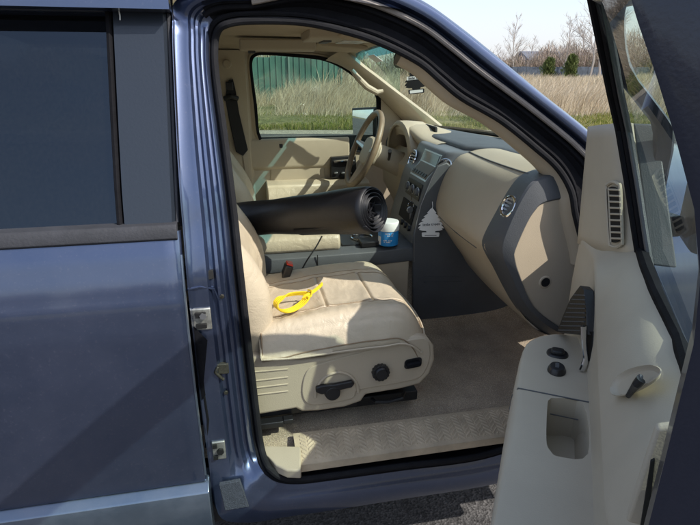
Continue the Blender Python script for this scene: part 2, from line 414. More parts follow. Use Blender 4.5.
# pillar hardware
b = MB()
def pil(px, py, d=.03): return at(px, py, Y=lambda z: max(0, skin_y(z))+d)
def plate(b, px, py, w, h, d=.034):
    p = pil(px, py, d); b.box(p, (w, .008, h)); return p
b = MB(); p = plate(b, 202, 319, .046, .060); o = b.ob('door_hinge', metalm, side, bevel=.003)
b = MB(); b.box(p+Vector((-.002, -.006, .014)), (.026, .01, .014)); b.box(p+Vector((-.002, -.006, -.016)), (.026, .01, .012)); b.ob('hinge_slot', void, side, bevel=.001)
b = MB(); b.disc(p+Vector((.004, -.004, .012)), (0, -1, 0), .009, .009, 6); b.ob('bolt', silver, side)
b = MB(); p = plate(b, 219, 450, .036, .060); b.ob('lower_hinge', metalm, side, bevel=.003)
b = MB(); b.disc(p+Vector((.004, -.004, 0)), (0, -1, 0), .010, .008, 6); b.box(p+Vector((-.010, -.005, .019)), (.012, .01, .012)); b.box(p+Vector((-.010, -.005, -.019)), (.012, .01, .012)); b.ob('hinge_hole', void, side)
b = MB(); p = pil(223, 368, .045); b.box(p, (.030, .014, .030)); b.tube([p+Vector((-.012, -.008, .01)), p+Vector((-.02, -.012, -.004)), p+Vector((-.012, -.01, -.016)), p+Vector((.0, -.01, -.03))], .005, 6); b.ob('latch_striker', greasy, side, bevel=.002)
b = MB(); b.prism([pil(186, 275, .035), pil(213, 270, .046), pil(214, 279, .046), pil(187, 284, .035)], (0, .01, 0)); b.ob('pillar_plug', void, side, bevel=.002)
b = MB(); b.loft([[pil(190, 322, .03), pil(208, 340, .02), pil(200, 348, .02), pil(191, 345, .03)], [pil(196, 395, .03), pil(204, 385, .03), pil(206, 395, .03), pil(200, 405, .03)]]); b.ob('wiring_boot', rubber, side, bevel=.004)
b = MB(); b.tube([pil(183, 296, .036), pil(189, 305, .036), pil(191, 345, .034), pil(197, 372, .036), pil(204, 396, .036), pil(208, 420, .036), pil(206, 447, .036)], .0035, 6); b.ob('wiring_loom', rubber, side)
for bx, by_ in ((222, 296), (226, 392), (232, 470), (199, 262), (214, 420)):
    b = MB(); b.disc(pil(bx, by_, .046), (0, -1, 0), .0065, .006, 6, .006); b.ob('bolt', greasy, side, bevel=.001)
b = MB(); b.prism([pil(197, 150, .0325), pil(206, 149, .0325), pil(209, 176, .0325), pil(200, 177, .0325)], (0, .001, 0)) if False else b.tube([pil(186, 290, .034), pil(200, 287, .034), pil(214, 289, .044), pil(219, 300, .046), pil(222, 330, .048), pil(227, 350, .05)], .0028, 6); b.ob('pressed_bead', pblue, side)
# gritty step patch at the foot of the pillar
b = MB(); b.prism([at(219, 485, Y=-.0035), at(240, 481, Y=-.0055), at(249, 507, Y=-.0145), at(225, 511, Y=-.0125)], (0, .012, 0)); b.ob('grit_patch', mat('grit_tape', (.05, .056, .072), .85, bump=1, bscale=400, var=.4, vscale=250), side, bevel=.002)
# rocker return and black frame underneath
b = MB(); b.loft([[Vector((x, y, z)) for y, z in ((.03, .455), (.06, .43), (.30, .44), (.30, .60), (.06, .60))] for x in (-1.3, 1.15)]); b.ob('rocker_underside', black, truck)
b = MB(); b.box((.3, .9, .53), (3.6, 1.2, .12)); b.ob('floor_pan', black, truck)

# ---- floor, sill plate
fl = MB()
rows = []
for x, z in ((-.6, .655), (-.1, .655), (.9, .655), (1.08, .67), (1.22, .74), (1.40, .95)):
    rows.append([Vector((x, .095, z-.02 if x < 1 else z)), Vector((x, .16, z)), Vector((x, .40, z+.006)), Vector((x, .66, z)), Vector((x, .72, z+.06)), Vector((x, .76, z+.3))])
fl.loft(rows, closed=False, caps=False)
fo = fl.ob('floor_carpet', carp, truck, sub=3)
nt_ = None
b = MB()
q = [at(302, 447, Z=.665), at(506, 424, Z=.665), at(510, 449, Z=.650), at(302, 471.5, Z=.650)]
sp = []
NX, NY = 390, 52
V = []
for j in range(NY+1):
    row = []
    for i in range(NX+1):
        u, v = i/NX, j/NY
        X = .095+u*.78; Y = .118-v*.112; Z = .664-.026*v**2
        e = min(u*.78, (1-u)*.78, v*.105, (1-v)*.105)
        if .012 < e:
            # herringbone tread
            k = int(X*1000//22); st = (Y*1000+(X*1000 % 22)*(.8 if k % 2 else -.8)) % 14
            Z += .0024*min(1, max(0, (3.6-abs(st-5))/1.4))*min(1, max(0, (10-abs(X*1000 % 22-11))/1.6))
        row.append(b.bm.verts.new((X, Y, Z)))
    V.append(row)
for j in range(NY):
    for i in range(NX): b.bm.faces.new((V[j][i], V[j][i+1], V[j+1][i+1], V[j+1][i]))
def shift(o, d): o.location = Vector(d)
sill = b.ob('sill_plate', mat('sill_plastic', (.50, .40, .275), .65, bump=.5, bscale=240, var=.2, vscale=9), truck, smooth=False)
b = MB(); b.prism([(.098, .006, .638), (.872, .006, .638), (.872, .006, .612), (.098, .006, .612)], (0, .006, 0)); b.ob('sill_plate_lip', MATS['sill_plastic'], truck, bevel=.002)
b = MB(); b.prism([at(255, 445, Z=.660), at(301, 446, Z=.662), at(301, 470.5, Z=.648), at(287, 470, Z=.647), at(276, 465, Z=.648), at(269, 457, Z=.650)], (0, 0, -.03)); b.ob('corner_trim', beige, truck, bevel=.005)
# ================================================================== SEATS
def g(x, c, w): return math.exp(-((x-c)/w)**2)
def cushion(parent, y0, y1):
    """upholstered cushion, a dense sheet with seams, closed underneath"""
    NX, NY = 130, 130; b = MB(); V = []
    xa, xb = .02, .535; y0 = y0-.014; y1 = y1-.03; W = y1-y0
    for j in range(NY+1):
        v = j/NY; row = []
        for i in range(NX+1):
            u = i/NX
            # param with edges wrapping down
            X = xa+(xb-xa)*u; Y = y0+W*v
            ex = max(0, (u-.80)/.20); ev = max(0, (.14-v)/.14, (v-.86)/.14)
            z = .985+.035*math.sin(u*2.2)
            z += .022*(g(v, .12, .12)+g(v, .88, .12))*(1-.5*ex)           # side bolsters
            z -= .010*g(v, .5, .22)*g(u, .35, .5)
            z -= .085*ex**2.6
            z -= .070*ev**2.6
            # outline: front edge bows, tapered sides
            X -= .035*(2*v-1)**2*u + .03*(max(0, ev)**2)*max(0, u-.7)
            Y += (-1 if v > .5 else 1)*.035*max(0, u-.75)**1.0*abs(2*v-1)
            # seams
            sv = .24+.02*u
            for c in (sv, 1-sv): z -= .0085*g(v, c, .008) - .005*g(v, c, .045)
            if sv < v < 1-sv:
                for c in (.40, .69): z -= .0085*g(u, c+.01*math.sin(v*3), .008) - .005*g(u, c, .045)
            for c in (.055, .945): z -= .005*g(v, c, .009)
            z += .0022*noise.noise(Vector((X*16, Y*16, 3)))+.0010*noise.noise(Vector((X*60, Y*40, 1)))
            # wrinkles by the seams
            z += .0012*math.sin(X*150+4*noise.noise(Vector((X*9, Y*9, 0))))*g(v, sv-.05, .06)
            row.append(b.bm.verts.new((X, Y, z)))
        V.append(row)
    for j in range(NY):
        for i in range(NX): b.bm.faces.new((V[j][i], V[j][i+1], V[j+1][i+1], V[j+1][i]))
    # skirt
    bd = [V[0][i] for i in range(NX+1)]+[V[j][NX] for j in range(1, NY+1)]+[V[NY][i] for i in range(NX-1, -1, -1)]+[V[j][0] for j in range(NY-1, 0, -1)]
    lo = []
    cx, cy = (xa+xb)/2, (y0+y1)/2
    low2 = []
    ZB = lambda x: .916+.030*max(0, (.13-x)/.11)+.020*max(0, (x-.38)/.14)
    for v in bd:
        d = Vector((v.co.x-cx, v.co.y-cy, 0)).normalized()
        low2.append(b.bm.verts.new((v.co.x+d.x*.007, v.co.y+d.y*.007, v.co.z*.4+ZB(v.co.x)*.6)))
        lo.append(b.bm.verts.new((v.co.x-d.x*.035, v.co.y-d.y*.035, ZB(v.co.x)-.008)))
    n = len(bd)
    for i in range(n):
        b.bm.faces.new((bd[i], bd[(i+1) % n], low2[(i+1) % n], low2[i]))
        b.bm.faces.new((low2[i], low2[(i+1) % n], lo[(i+1) % n], lo[i]))
    path = [v.co+Vector(((v.co.x-cx)*.006, (v.co.y-cy)*.008, .0002)) for v in bd[::3]]
    p2 = [v.co.lerp(w_.co, .75)+Vector(((w_.co.x-cx)*.006, (w_.co.y-cy)*.012, 0)) for v, w_ in zip(bd[::3], low2[::3])]
    for vv in (.225, .262, .738, .775):
        e = MB(); j = int(vv*NY); e.tube([V[j][i].co+Vector((0, 0, .0004)) for i in range(4, NX-6, 2)], .0009, 4); e.ob('stitching', seam, parent)
    e = MB(); e.tube(path, .0020, 5, closed=True); e.ob('edge_seam', seam, parent)
    e = MB(); e.tube(p2, .0030, 6, closed=True); e.ob('lower_piping', leather, parent)
    return b.ob('seat_cushion', leather, parent, angle=80)
def seatback(parent, y0, y1):
    b = MB(); cy = (y0+y1)/2; rings = []
    for k in range(40):
        t = k/39; z = .93+.61*t
        xf = .036-(1.8*max(0, z-1.05)**2 if z < 1.25 else .072+(z-1.25)*.62)
        hw = (y1-y0)/2*(.93+.10*math.sin(t*2.6))*(1 if t < .86 else math.sqrt(max(.02, 1-((t-.86)/.15)**2)))
        th = .16*(1 if t < .9 else math.sqrt(max(.05, 1-((t-.9)/.11)**2)))
        ring = []
        for m in range(48):
            a = 2*math.pi*m/48; ca, sa = math.cos(a), math.sin(a)
            ex = 2/3.2
            yy = hw*math.copysign(abs(sa)**ex, sa); xx = th/2*math.copysign(abs(ca)**ex, ca)
            if ca > 0:
                v = yy/hw
                xx += .035*(g(abs(v), .80, .22)) - .012*g(v, 0, .4)
                xx -= .007*g(abs(v), .56, .03)
                if abs(v) < .56: xx -= .006*(g(t, .35, .012)+g(t, .6, .012))
            if abs(sa) > .9: yy *= 1-.008*g(ca, .25, .1)
            ring.append(Vector((xf-th/2+xx, cy+yy, z)))
        rings.append(ring)
    b.loft(rings); return b.ob('backrest', leather, parent, angle=80)
def make_seat(name):
    s = empty(name, truck)
    y0, y1 = .130, .655
    cushion(s, y0, y1); seatback(s, y0, y1)
    # headrest
    b = MB(); b.loft([[Vector((-.19+dx, .39+hw*math.copysign(abs(math.sin(a))**.6, math.sin(a)), z)) + Vector((th*math.copysign(abs(math.cos(a))**.6, math.cos(a)), 0, 0)) for a in [2*math.pi*m/24 for m in range(24)]]
      for z, hw, th, dx in ((1.53, .06, .03, 0), (1.545, .11, .045, 0), (1.60, .135, .055, 0), (1.68, .13, .05, .005), (1.725, .10, .04, .0), (1.735, .05, .02, 0))]); b.ob('headrest', leather, s)
    # plastic side valance
    px = [(240, 357), (252, 355.5), (275, 358), (300, 360), (325, 358), (350, 352), (375, 345), (400, 339), (418, 336.5), (428, 338), (434, 346), (435, 360), (430, 374), (420, 384.5), (400, 389.5), (366, 395), (361, 402), (345, 407.5), (318, 411.5), (302, 412), (296, 409), (255, 416), (240, 418)]
    P = [at(x, y, Y=.125) for x, y in px]
    b = MB(); b.prism(P, (0, .035, 0)); val = b.ob('side_valance', beige, s, bevel=.009, bseg=4, angle=50)
    px2 = [(302, 388), (305, 375), (312, 367), (330, 361), (360, 353), (392, 344.5), (418, 338.5), (427, 340), (430, 347), (430, 358), (426, 370), (418, 378.5), (395, 384), (365, 389), (356, 392), (352, 399), (320, 405), (308, 404), (303, 398)]
    P = cr([at(x, y, Y=.121) for x, y in px2], 3, True)
    b = MB(); b.prism(P, (0, .008, 0)); o = b.ob('control_panel', beige, s, bevel=.003, angle=50)
    # dished half-moon behind the lever
    c = at(337, 389, Y=.117)
    cut_pts = [c+Vector((.070*math.cos(a), -.01, .062*math.sin(a)+(0))) for a in [math.pi*k/16 for k in range(17)]]+[c+Vector((-.070, -.01, -.022)), c+Vector((-.055, -.01, -.038)), c+Vector((.055, -.01, -.030)), c+Vector((.070, -.01, -.018))]
    bb = MB(); bb.prism([p+Vector((0, .004, 0)) for p in cut_pts], (0, .0085, 0)); cutter = bb.ob('cutter', beige, None, smooth=False)
    cut(o, cutter)
    o.modifiers.new('b', 'BEVEL').width = .0015
    for p_ in o.data.polygons: p_.use_smooth = True
    hm = [c+Vector((.066*math.cos(a), .002, -.022+.078*math.sin(a))) for a in [math.pi*k/20 for k in range(21)]]
    b = MB(); b.tube(hm, .0042, 8); b.ob('recess_rim', beige, s)
    # recliner lever
    b = MB(); b.disc(at(332, 391, Y=.121), (0, -1, 0), .026, .018, 28, .022); b.ob('lever_hub', black, s, bevel=.002)
    b = MB(); lv = [at(x, y, Y=.104) for x, y in ((316, 388), (322, 386), (335, 385), (352, 381.5), (355, 384), (352, 388), (338, 391), (322, 395), (316, 393))]
    b.prism(lv, (0, .014, 0)); b.ob('recliner_lever', black, s, bevel=.004)
    # lumbar knob with a knurled rim
    c = at(380, 371, Y=.121); b = MB()
    pr_ = [c+Vector(((.0265+.0012*math.cos(a*14))*math.cos(a), 0, (.0265+.0012*math.cos(a*14))*math.sin(a))) for a in [2*math.pi*k/84 for k in range(84)]]
    b.prism(pr_, (0, -.016, 0)); b.disc(c+Vector((0, -.016, 0)), (0, -1, 0), .021, .006, 32, .017); b.ob('lumbar_knob', black, s, bevel=.0015)
    c = at(413, 363, Y=.121); b = MB()
    def rrect(c, w, h, r, ax=Vector((1, 0, 0)), az=Vector((0, 0, 1)), n=6):
        out = []
        for sx, sz, a0 in ((1, 1, 0), (-1, 1, 90), (-1, -1, 180), (1, -1, 270)):
            for k in range(n+1):
                a = R(a0+90*k/n); out.append(c+ax*(sx*(w/2-r)+r*math.cos(a))+az*(sz*(h/2-r)+r*math.sin(a)))
        return out
    globals()['rrect'] = rrect
    t_ = Vector((1, 0, .1)).normalized()
    b.prism(rrect(c, .056, .034, .012, t_), (0, -.002, 0)); b.ob('switch_bezel', black, s, bevel=.001)
    b = MB(); b.prism(rrect(c+Vector((0, -.002, 0)), .046, .016, .007, t_), (0, -.014, 0)); b.ob('seat_switch', MATS['rubber'], s, bevel=.004)
    # embossed lines on the rear of the valance
    b = MB()
    for y0_, y1_ in ((372, 369), (381, 377), (388, 384), (395, 391)):
        b.tube([at(254, y0_, Y=.1245), at(288, y1_, Y=.1245)], .0024, 6)
    b.ob('valance_ribs', beige, s)
    # rails
    b = MB()
    for yy in (.20, .58): b.box((.20, yy, .705), (.62, .045, .035))
    b.box((.05, .39, .76), (.50, .48, .10)); b.box((.28, .38, .85), (.44, .47, .10)); b.ob('seat_frame', black, s, bevel=.004)
    b = MB(); b.tube([at(372, 399, Y=.16), at(376, 402, Y=.13), at(388, 402, Y=.13), at(402, 398, Y=.13), at(404, 393, Y=.16)], .006, 8); b.ob('slide_bar', black, s)
    b = MB(); b.box(at(270, 423, Y=.13), (.08, .03, .02)); b.box(at(288, 419.5, Y=.13), (.03, .025, .016)); b.ob('rail_cover', black, s, bevel=.003)
    return s
seat = make_seat('front_seat')
def copy_tree(o, parent):
    c = o.copy(); COL.objects.link(c); c.parent = parent
    for ch in list(o.children): copy_tree(ch, c)
    return c
seat2 = copy_tree(seat, truck); seat2.location = (0, 1.80, 0); seat2.scale = (1, -1, 1)
seat2.location = (0, 1.785, 0)
# rear bench, seen only through the dark glass
b = MB(); b.loft([[Vector((x, y, z)) for y, z in ((.20, .72), (.20, 1.02), (1.58, 1.02), (1.58, .72))] for x in (-1.15, -.72)]); bench = b.ob('rear_bench', leather, truck, bevel=.05)
b = MB(); b.loft([[Vector((x-(z-1)*.2, y, z)) for x, z in ((-1.14, .95), (-1.28, .95), (-1.28, 1.55), (-1.16, 1.55))] for y in (.20, 1.58)]); b.ob('bench_backrest', leather, bench, bevel=.04)
# buckle stalk
bk = empty('belt_buckle', truck)
c = at(287, 271, Y=.55)
ax = Vector((.35, 0, .94)).normalized(); axr = Matrix.Rotation(math.atan2(.35, .94), 3, 'Y')
b = MB(); b.box(c-ax*.01, (.028, .05, .075), axr); b.ob('buckle_body', black, bk, bevel=.006)
b = MB(); b.box(c+ax*.029, (.022, .036, .010), axr); b.ob('release_button', red, bk, bevel=.002)
b = MB(); b.loft([[p+Vector((0, e, 0)) for p in ()] for e in ()]) if False else None
st = [c-ax*.04, at(279, 289, Y=.56), at(268, 308, Y=.575)]
b.tube(st, .011, 8, sx=2); b.ob('buckle_stalk', belt, bk)
# ================================================================== DASHBOARD
dash = empty('dashboard', truck)
def V2(l, y): return [Vector((x, y, z)) for x, z in l]
nearP = [(.839, 1.412), (.797, 1.374), (.753, 1.29), (.718, 1.208), (.732, 1.165), (.76, 1.122), (.857, .967), (.978, .858), (1.2, .84)]
cornP = [(.817, 1.412), (.779, 1.367), (.745, 1.283), (.730, 1.223), (.737, 1.182), (.758, 1.143), (.832, 1.018), (.926, .932), (1.0, .88)]
farP = [(.863, 1.409), (.815, 1.392), (.770, 1.33), (.741, 1.24), (.740, 1.18), (.765, 1.13), (.850, 1.01), (.945, .91), (1.2, .90)]
def lerp2(a, b, t): return [(p[0]+(q[0]-p[0])*t, p[1]+(q[1]-p[1])*t) for p, q in zip(a, b)]
def sect(t): # 0 near, 1 far
    return lerp2(nearP, farP, t)
b = MB(); rings = []
for k in range(13):
    t = k/12; y = .215+(.70-.215)*t
    rings.append(cr([Vector((x-.012*math.sin(t*3.1), y, z)) for x, z in sect(t)], 5))
b.loft(rings, closed=False, caps=False); glove = b.ob('glove_box_panel', beige, dash, angle=60)
# glove box door outline: shallow grooves standing as thin dark seams
b = MB(); gl = []
for t, k in ((.17, 4.28), (.5, 4.25), (.92, 4.2)):
    q = cr([Vector((x-.012*math.sin(t*3.1), 0, z)) for x, z in sect(t)], 5); i = int(k*5); p = q[i]; gl.append(Vector((p.x-.0005, .215+.485*t, p.z)))
b.tube(gl, .0022, 5); b.ob('glove_box_seam', slate, dash)
# top pad beige over the airbag, with its crease
b = MB(); rows = []
for k in range(9):
    t = k/8; y = .215+.49*t; a = sect(t)[0]; xa = a[0]-.012*math.sin(t*3.1)
    w = (.135-.03*t)
    rows.append([Vector((xa+w*u, y, a[1]+.022*math.sin(u*1.9)*(1-.3*t)+.0005)) for u in [m/8 for m in range(9)]])
b.loft(rows, closed=False, caps=False); b.ob('airbag_pad', beige, dash, angle=60)
b = MB(); b.tube([r[0]+Vector((-.001, 0, .001)) for r in rows], .0024, 6); b.ob('pad_crease', slate, dash)
# dark top running to the windscreen
def base_x(y): u = (y-.9)/.75; return 1.04+.26*(1-u*u)
b = MB(); rows2 = []
for k in range(19):
    y = .15+1.5*k/18; t = min(1, max(0, (y-.215)/.49)); a = sect(t)[0]; xa = a[0]-.012*math.sin(t*3.1)+(.133-.03*t)
    if y > .71: xa = .86
    z0 = a[1]+.020*(1-.3*t); xb = max(xa+.05, base_x(y)-.0)
    rows2.append([Vector((xa-.004, y, z0-.01)), Vector((xa, y, z0)), Vector((xa+.02, y, z0+.006)), Vector(((xa+xb)/2, y, z0+.006)), Vector((xb, y, 1.395))])
b.loft(rows2, closed=False, caps=False); b.ob('dash_top', slate, dash, angle=60)
# tray recess and defroster slot on the top
b = MB(); b.prism([at(497, 131.5, Z=1.44), at(517, 129.5, Z=1.44), at(519, 133.5, Z=1.44), at(500, 135.5, Z=1.44)], (0, 0, .0045)); b.ob('top_vent', void, dash)
# driver side: beige top pad and instrument hood
b = MB(); rr_ = []
for k in range(12):
    y = .93+.74*k/11; t = k/11
    hood = math.exp(-((y-1.38)/.20)**4)
    zt = 1.415+.045*hood; xf = .80-.02*hood
    rr_.append([Vector((xf+.03, y, zt-.06)), Vector((xf, y, zt-.02)), Vector((xf+.012, y, zt-.003)), Vector((xf+.05, y, zt+.004)), Vector((xf+.16, y, zt)), Vector((1.02, y, 1.418)), Vector((min(1.25, base_x(min(y, 1.6))), y, 1.40))])
b.loft(rr_, closed=False, caps=False); b.ob('driver_top_pad', beige, dash, angle=60, sub=1)
b = MB(); b.loft([[Vector((x, 1.38+w*math.cos(a), 1.315+h*math.sin(a))) for a in [math.pi*k/14 for k in range(15)]] for x, w, h in ((.775, .185, .135), (.785, .20, .152), (.82, .205, .152), (.9, .20, .145))], closed=False, caps=False)
b.ob('instrument_hood', beige, dash, solid=.012)
b = MB(); b.box((.90, 1.38, 1.36), (.02, .40, .20)); b.ob('instrument_face', void, dash, bevel=.01)
b = MB(); b.loft([[Vector((x, y, z)) for x, z in ((.84, 1.33), (.77, 1.27), (.78, 1.12), (.87, .95), (1.1, .9))] for y in (1.08, 1.66)], closed=False, caps=False); b.ob('driver_lower_panel', beige, dash, angle=30)
for y in (1.28, 1.48):
    b = MB(); b.disc((.885, y, 1.345), (-1, 0, 0), .055, .012, 28); b.ob('gauge', black, dash, bevel=.002)
b = MB(); b.disc((.80, 1.62, 1.33), (-1, 0, .1), .042, .012, 24, .036); b.ob('driver_vent', black, dash, bevel=.002)
# wide dark band round the passenger end
b = MB(); oN = [(1.0, 1.432), (.93, 1.430)]+nearP[:8]+[(1.05, .85)]
cN = [(1.0, 1.428), (.912, 1.428)]+cornP[:8]+[(1.0, .895)]
inner = [(.985, 1.355), (.923, 1.357), (.842, 1.346), (.815, 1.322), (.795, 1.285), (.768, 1.205), (.772, 1.175), (.790, 1.13), (.850, 1.02), (.939, .946), (1.0, .91)]
oC = cr([Vector((x, 0, z)) for x, z in oN], 4); iC = cr([Vector((x, 0, z)) for x, z in inner], 4)
cC = rs(cr([Vector((x, 0, z)) for x, z in cN], 4), 60); oC = rs(oC, 60); iC = rs(iC, 60)
rgs = []
YV = lambda p, y: Vector((p.x, y, p.z))
for p, c_, q in zip(oC, cC, iC):
    out = (p-q).normalized(); m_ = p.lerp(c_, .5)
    rgs.append([YV(p-out*.01, .236), YV(p+out*.0015, .234), YV(p+out*.003, .230), YV(m_+out*.003, .182), YV(c_+out*.001, .136), YV(c_.lerp(q, .06), .129), YV(c_.lerp(q, .5), .122), YV(c_.lerp(q, .93), .117), YV(q, .120), YV(q, .140)])
b.loft(rgs, closed=False, caps=False); b.ob('end_band', slate, dash, angle=28)
b = MB(); b.prism([p+Vector((0, .122, 0)) for p in iC]+[Vector((1.15, .122, .90)), Vector((1.15, .122, 1.36))], (0, .02, 0)); endp = b.ob('end_cover', beige, dash, bevel=.002)
c = at(545, 282, Y=.122)
b = MB(); b.disc(c, (0, -1, 0), .021, .003, 28, .018); b.ob('cover_ring', beige, dash)
b = MB(); b.disc(c+Vector((0, -.0032, 0)), (0, -1, 0), .0145, .0008, 24); b.ob('cover_hole', void, dash)
# round vents
def round_vent(c, ax, r, nm='air_vent'):
    e = MB(); ax = Vector(ax).normalized(); c = Vector(c); u = ax.orthogonal().normalized(); 
    u = Vector((0, 1, 0)); u = (u-ax*u.dot(ax)).normalized(); w = ax.cross(u)
    e.tube([c+(u*math.cos(a)+w*math.sin(a))*r+ax*.004 for a in [2*math.pi*k/32 for k in range(32)]], .0055, 8, closed=True)
    o = e.ob(nm, chrome, dash)
    e = MB(); e.disc(c-ax*.004, ax, r, .003, 28); e.ob('vent_cavity', void, o)
    e = MB()
    for k in (-2, -1, 0, 1, 2):
        h = r*.36*k; L_ = math.sqrt(max(0, r*r-h*h))*.96
        e.box(c+w*h+ax*.002, (0.001, 0.001, 0.001)) if False else e.tube([c+w*h-u*L_+ax*.002, c+w*h+u*L_+ax*.002], .0036, 5)
    e.ob('vent_louvre', silver, o); return o
p0 = at(510.5, 207, Y=.176)
round_vent(p0+Vector((-.004, -.002, .001)), (-.93, -.10, .36), .030)
# ---- centre stack
stk_y0, stk_y1 = .715, 1.12
fP = [(.86, 1.412), (.805, 1.408), (.780, 1.395), (.755, 1.335), (.715, 1.29), (.690, 1.20), (.668, 1.12), (.655, 1.04)]
b = MB(); rings = []
for y, dx in ((.700, .075), (.715, .030), (.740, .004), (.755, 0), (.93, 0), (1.06, 0), (1.10, .012), (1.13, .05)):
    rings.append(cr([Vector((x+dx*(1-.5*min(1, max(0, (1.2-z)*5))), y, z)) for x, z in fP], 4))
b.loft(rings, closed=False, caps=False); b.ob('centre_stack', stackm, dash, angle=50)
spx = [(431, 178), (437, 166), (447, 162), (462, 175), (470, 205), (490, 258), (520, 300), (500, 330), (440, 330), (413, 330), (413, 262), (414, 235), (420, 205)]
b = MB(); b.prism([at(x, y, Y=.700) for x, y in spx], (0, .016, 0)); o = b.ob('stack_side_panel', slate, dash, bevel=.006)
b = MB()
for yy in (277, 282): b.tube([at(424, yy, Y=.6995), at(462, yy-.5, Y=.6995)], .0022, 6)
b.ob('side_panel_ribs', slate, dash)
b = MB(); b.tube([at(x, y, Y=.702) for x, y in ((414, 262), (414, 235), (421, 205), (432, 178), (439, 165), (449, 160))], .0022, 6); b.ob('stack_edge_trim', silver, dash)
# stack face furniture: point on face for (y, s) with s=0 top .. 1 bottom
fc = cr([Vector((x, 0, z)) for x, z in fP], 12)
def face(y, z, off=0):
    for a_, b_ in zip(fc, fc[1:]):
        if a_.z >= z >= b_.z and a_.x < .79:
            t = (a_.z-z)/max(1e-6, a_.z-b_.z); p = a_.lerp(b_, t); d = (b_-a_).normalized(); n = Vector((d.z, 0, -d.x)).normalized()
            if n.x > 0: n = -n
            return Vector((p.x, y, p.z))+n*off
    return Vector((.66, y, z))
def fquad(y0, y1, z0, z1, off=.003, th=.006, n=6, nm='x', m=None, par=None, bev=.001):
    e = MB(); e.loft([[face(y, z0+(z1-z0)*k/n, o_) for k in range(n+1) for o_ in (off,)]+[face(y, z1-(z1-z0)*k/n, off-th) for k in range(n+1)] for y in (y0, y1)])
    return e.ob(nm, m, par or dash, bevel=bev)
fquad(.765, .965, 1.285, 1.390, .003, .006, nm='screen_bezel', m=silver)
scrm = mat('screen_glass', (.10, .13, .15), .12, spec=.8)
scr = fquad(.775, .955, 1.345, 1.385, .0055, .003, nm='display_screen', m=scrm)
fquad(.775, .955, 1.292, 1.340, .0055, .003, nm='radio_panel', m=mat('radio_face', (.16, .14, .11), .45), bev=.002)
for k in range(6): 
    fquad(.782+.029*k, .804+.029*k, 1.297, 1.308, .008, .003, nm='radio_button', m=black)
fquad(.775, .955, 1.205, 1.272, .004, .004, nm='climate_panel', m=black, bev=.003)
for y in (.80, .865, .93):
    p = face(y, 1.238, .004); e = MB(); e.disc(p, (-1, 0, .2), .017, .014, 24, .014); o = e.ob('climate_knob', slate, dash, bevel=.002)
    e = MB(); e.tube([p+Vector((-.003, .019*math.cos(a), .019*math.sin(a))) for a in [2*math.pi*k/24 for k in range(24)]], .0016, 6, closed=True); e.ob('knob_ring', silver, o)
fquad(.775, .955, 1.105, 1.185, .004, .004, nm='lower_cubby', m=void, bev=.003)
round_vent((.775, .728, 1.345), (-.80, -.45, .35), .034)
round_vent((.752, 1.055, 1.335), (-.93, 0, .35), .036)
for y in (.79, .84, .89):
    e = MB(); e.disc(face(y, 1.09, .002), (-1, 0, .1), .013, .010, 20, .011); e.ob('power_socket', black, dash, bevel=.001)
# hook for the white tree
hk = at(432, 203, Y=.694)
# ================================================================== CONSOLE
con = empty('centre_console', truck)
b = MB(); b.loft([[Vector((x, y, z)) for y, z in ((.712, .66), (.712, .975), (.72, .985), (1.08, .985), (1.085, .66))] for x in (-.25, .64)]); b.ob('console_body', beige, con, bevel=.006)
b = MB(); b.loft([[Vector((x, y, z+dz)) for y, z in ((.708, .965), (.704, .985), (.712, 1.020), (.735, 1.030), (1.06, 1.030), (1.085, 1.01), (1.085, .965))] for x, dz in ((-.25, 0), (.2, 0), (.5, .004), (.672, .012))]); o = b.ob('console_rim', slate, con, bevel=.003)
b = MB(); b.box((.262, .7035, .98), (.003, .004, .10)); b.ob('console_split', void, con)
# tray recess lining and cup holders on top
b = MB(); b.box((.50, .90, 1.036), (.25, .24, .006)); b.ob('console_tray', black, con, bevel=.002)
b = MB(); b.tube([Vector((.475+.045*math.cos(a), .86+.045*math.sin(a), 1.043)) for a in [2*math.pi*k/28 for k in range(28)]], .004, 6, closed=True); b.ob('cup_holder', chrome, con)
b = MB(); b.tube([Vector((.475+.045*math.cos(a), .99+.045*math.sin(a), 1.043)) for a in [2*math.pi*k/28 for k in range(28)]], .004, 6, closed=True); b.ob('cup_holder', chrome, con)
b = MB(); b.prism([(.445, .735, 1.036), (.545, .735, 1.04), (.555, .80, 1.04), (.445, .80, 1.036)], (0, 0, .022)); b.ob('coin_tray', black, con, bevel=.004)
b = MB(); b.loft([[Vector((x, y, z)) for y, z in ((.745, 1.03), (.738, 1.06), (.750, 1.092), (.79, 1.104), (1.03, 1.104), (1.06, 1.09), (1.068, 1.06), (1.06, 1.03))] for x in (-.25, .0, .33, .362)]); b.ob('armrest_lid', leather, con, bevel=.012)
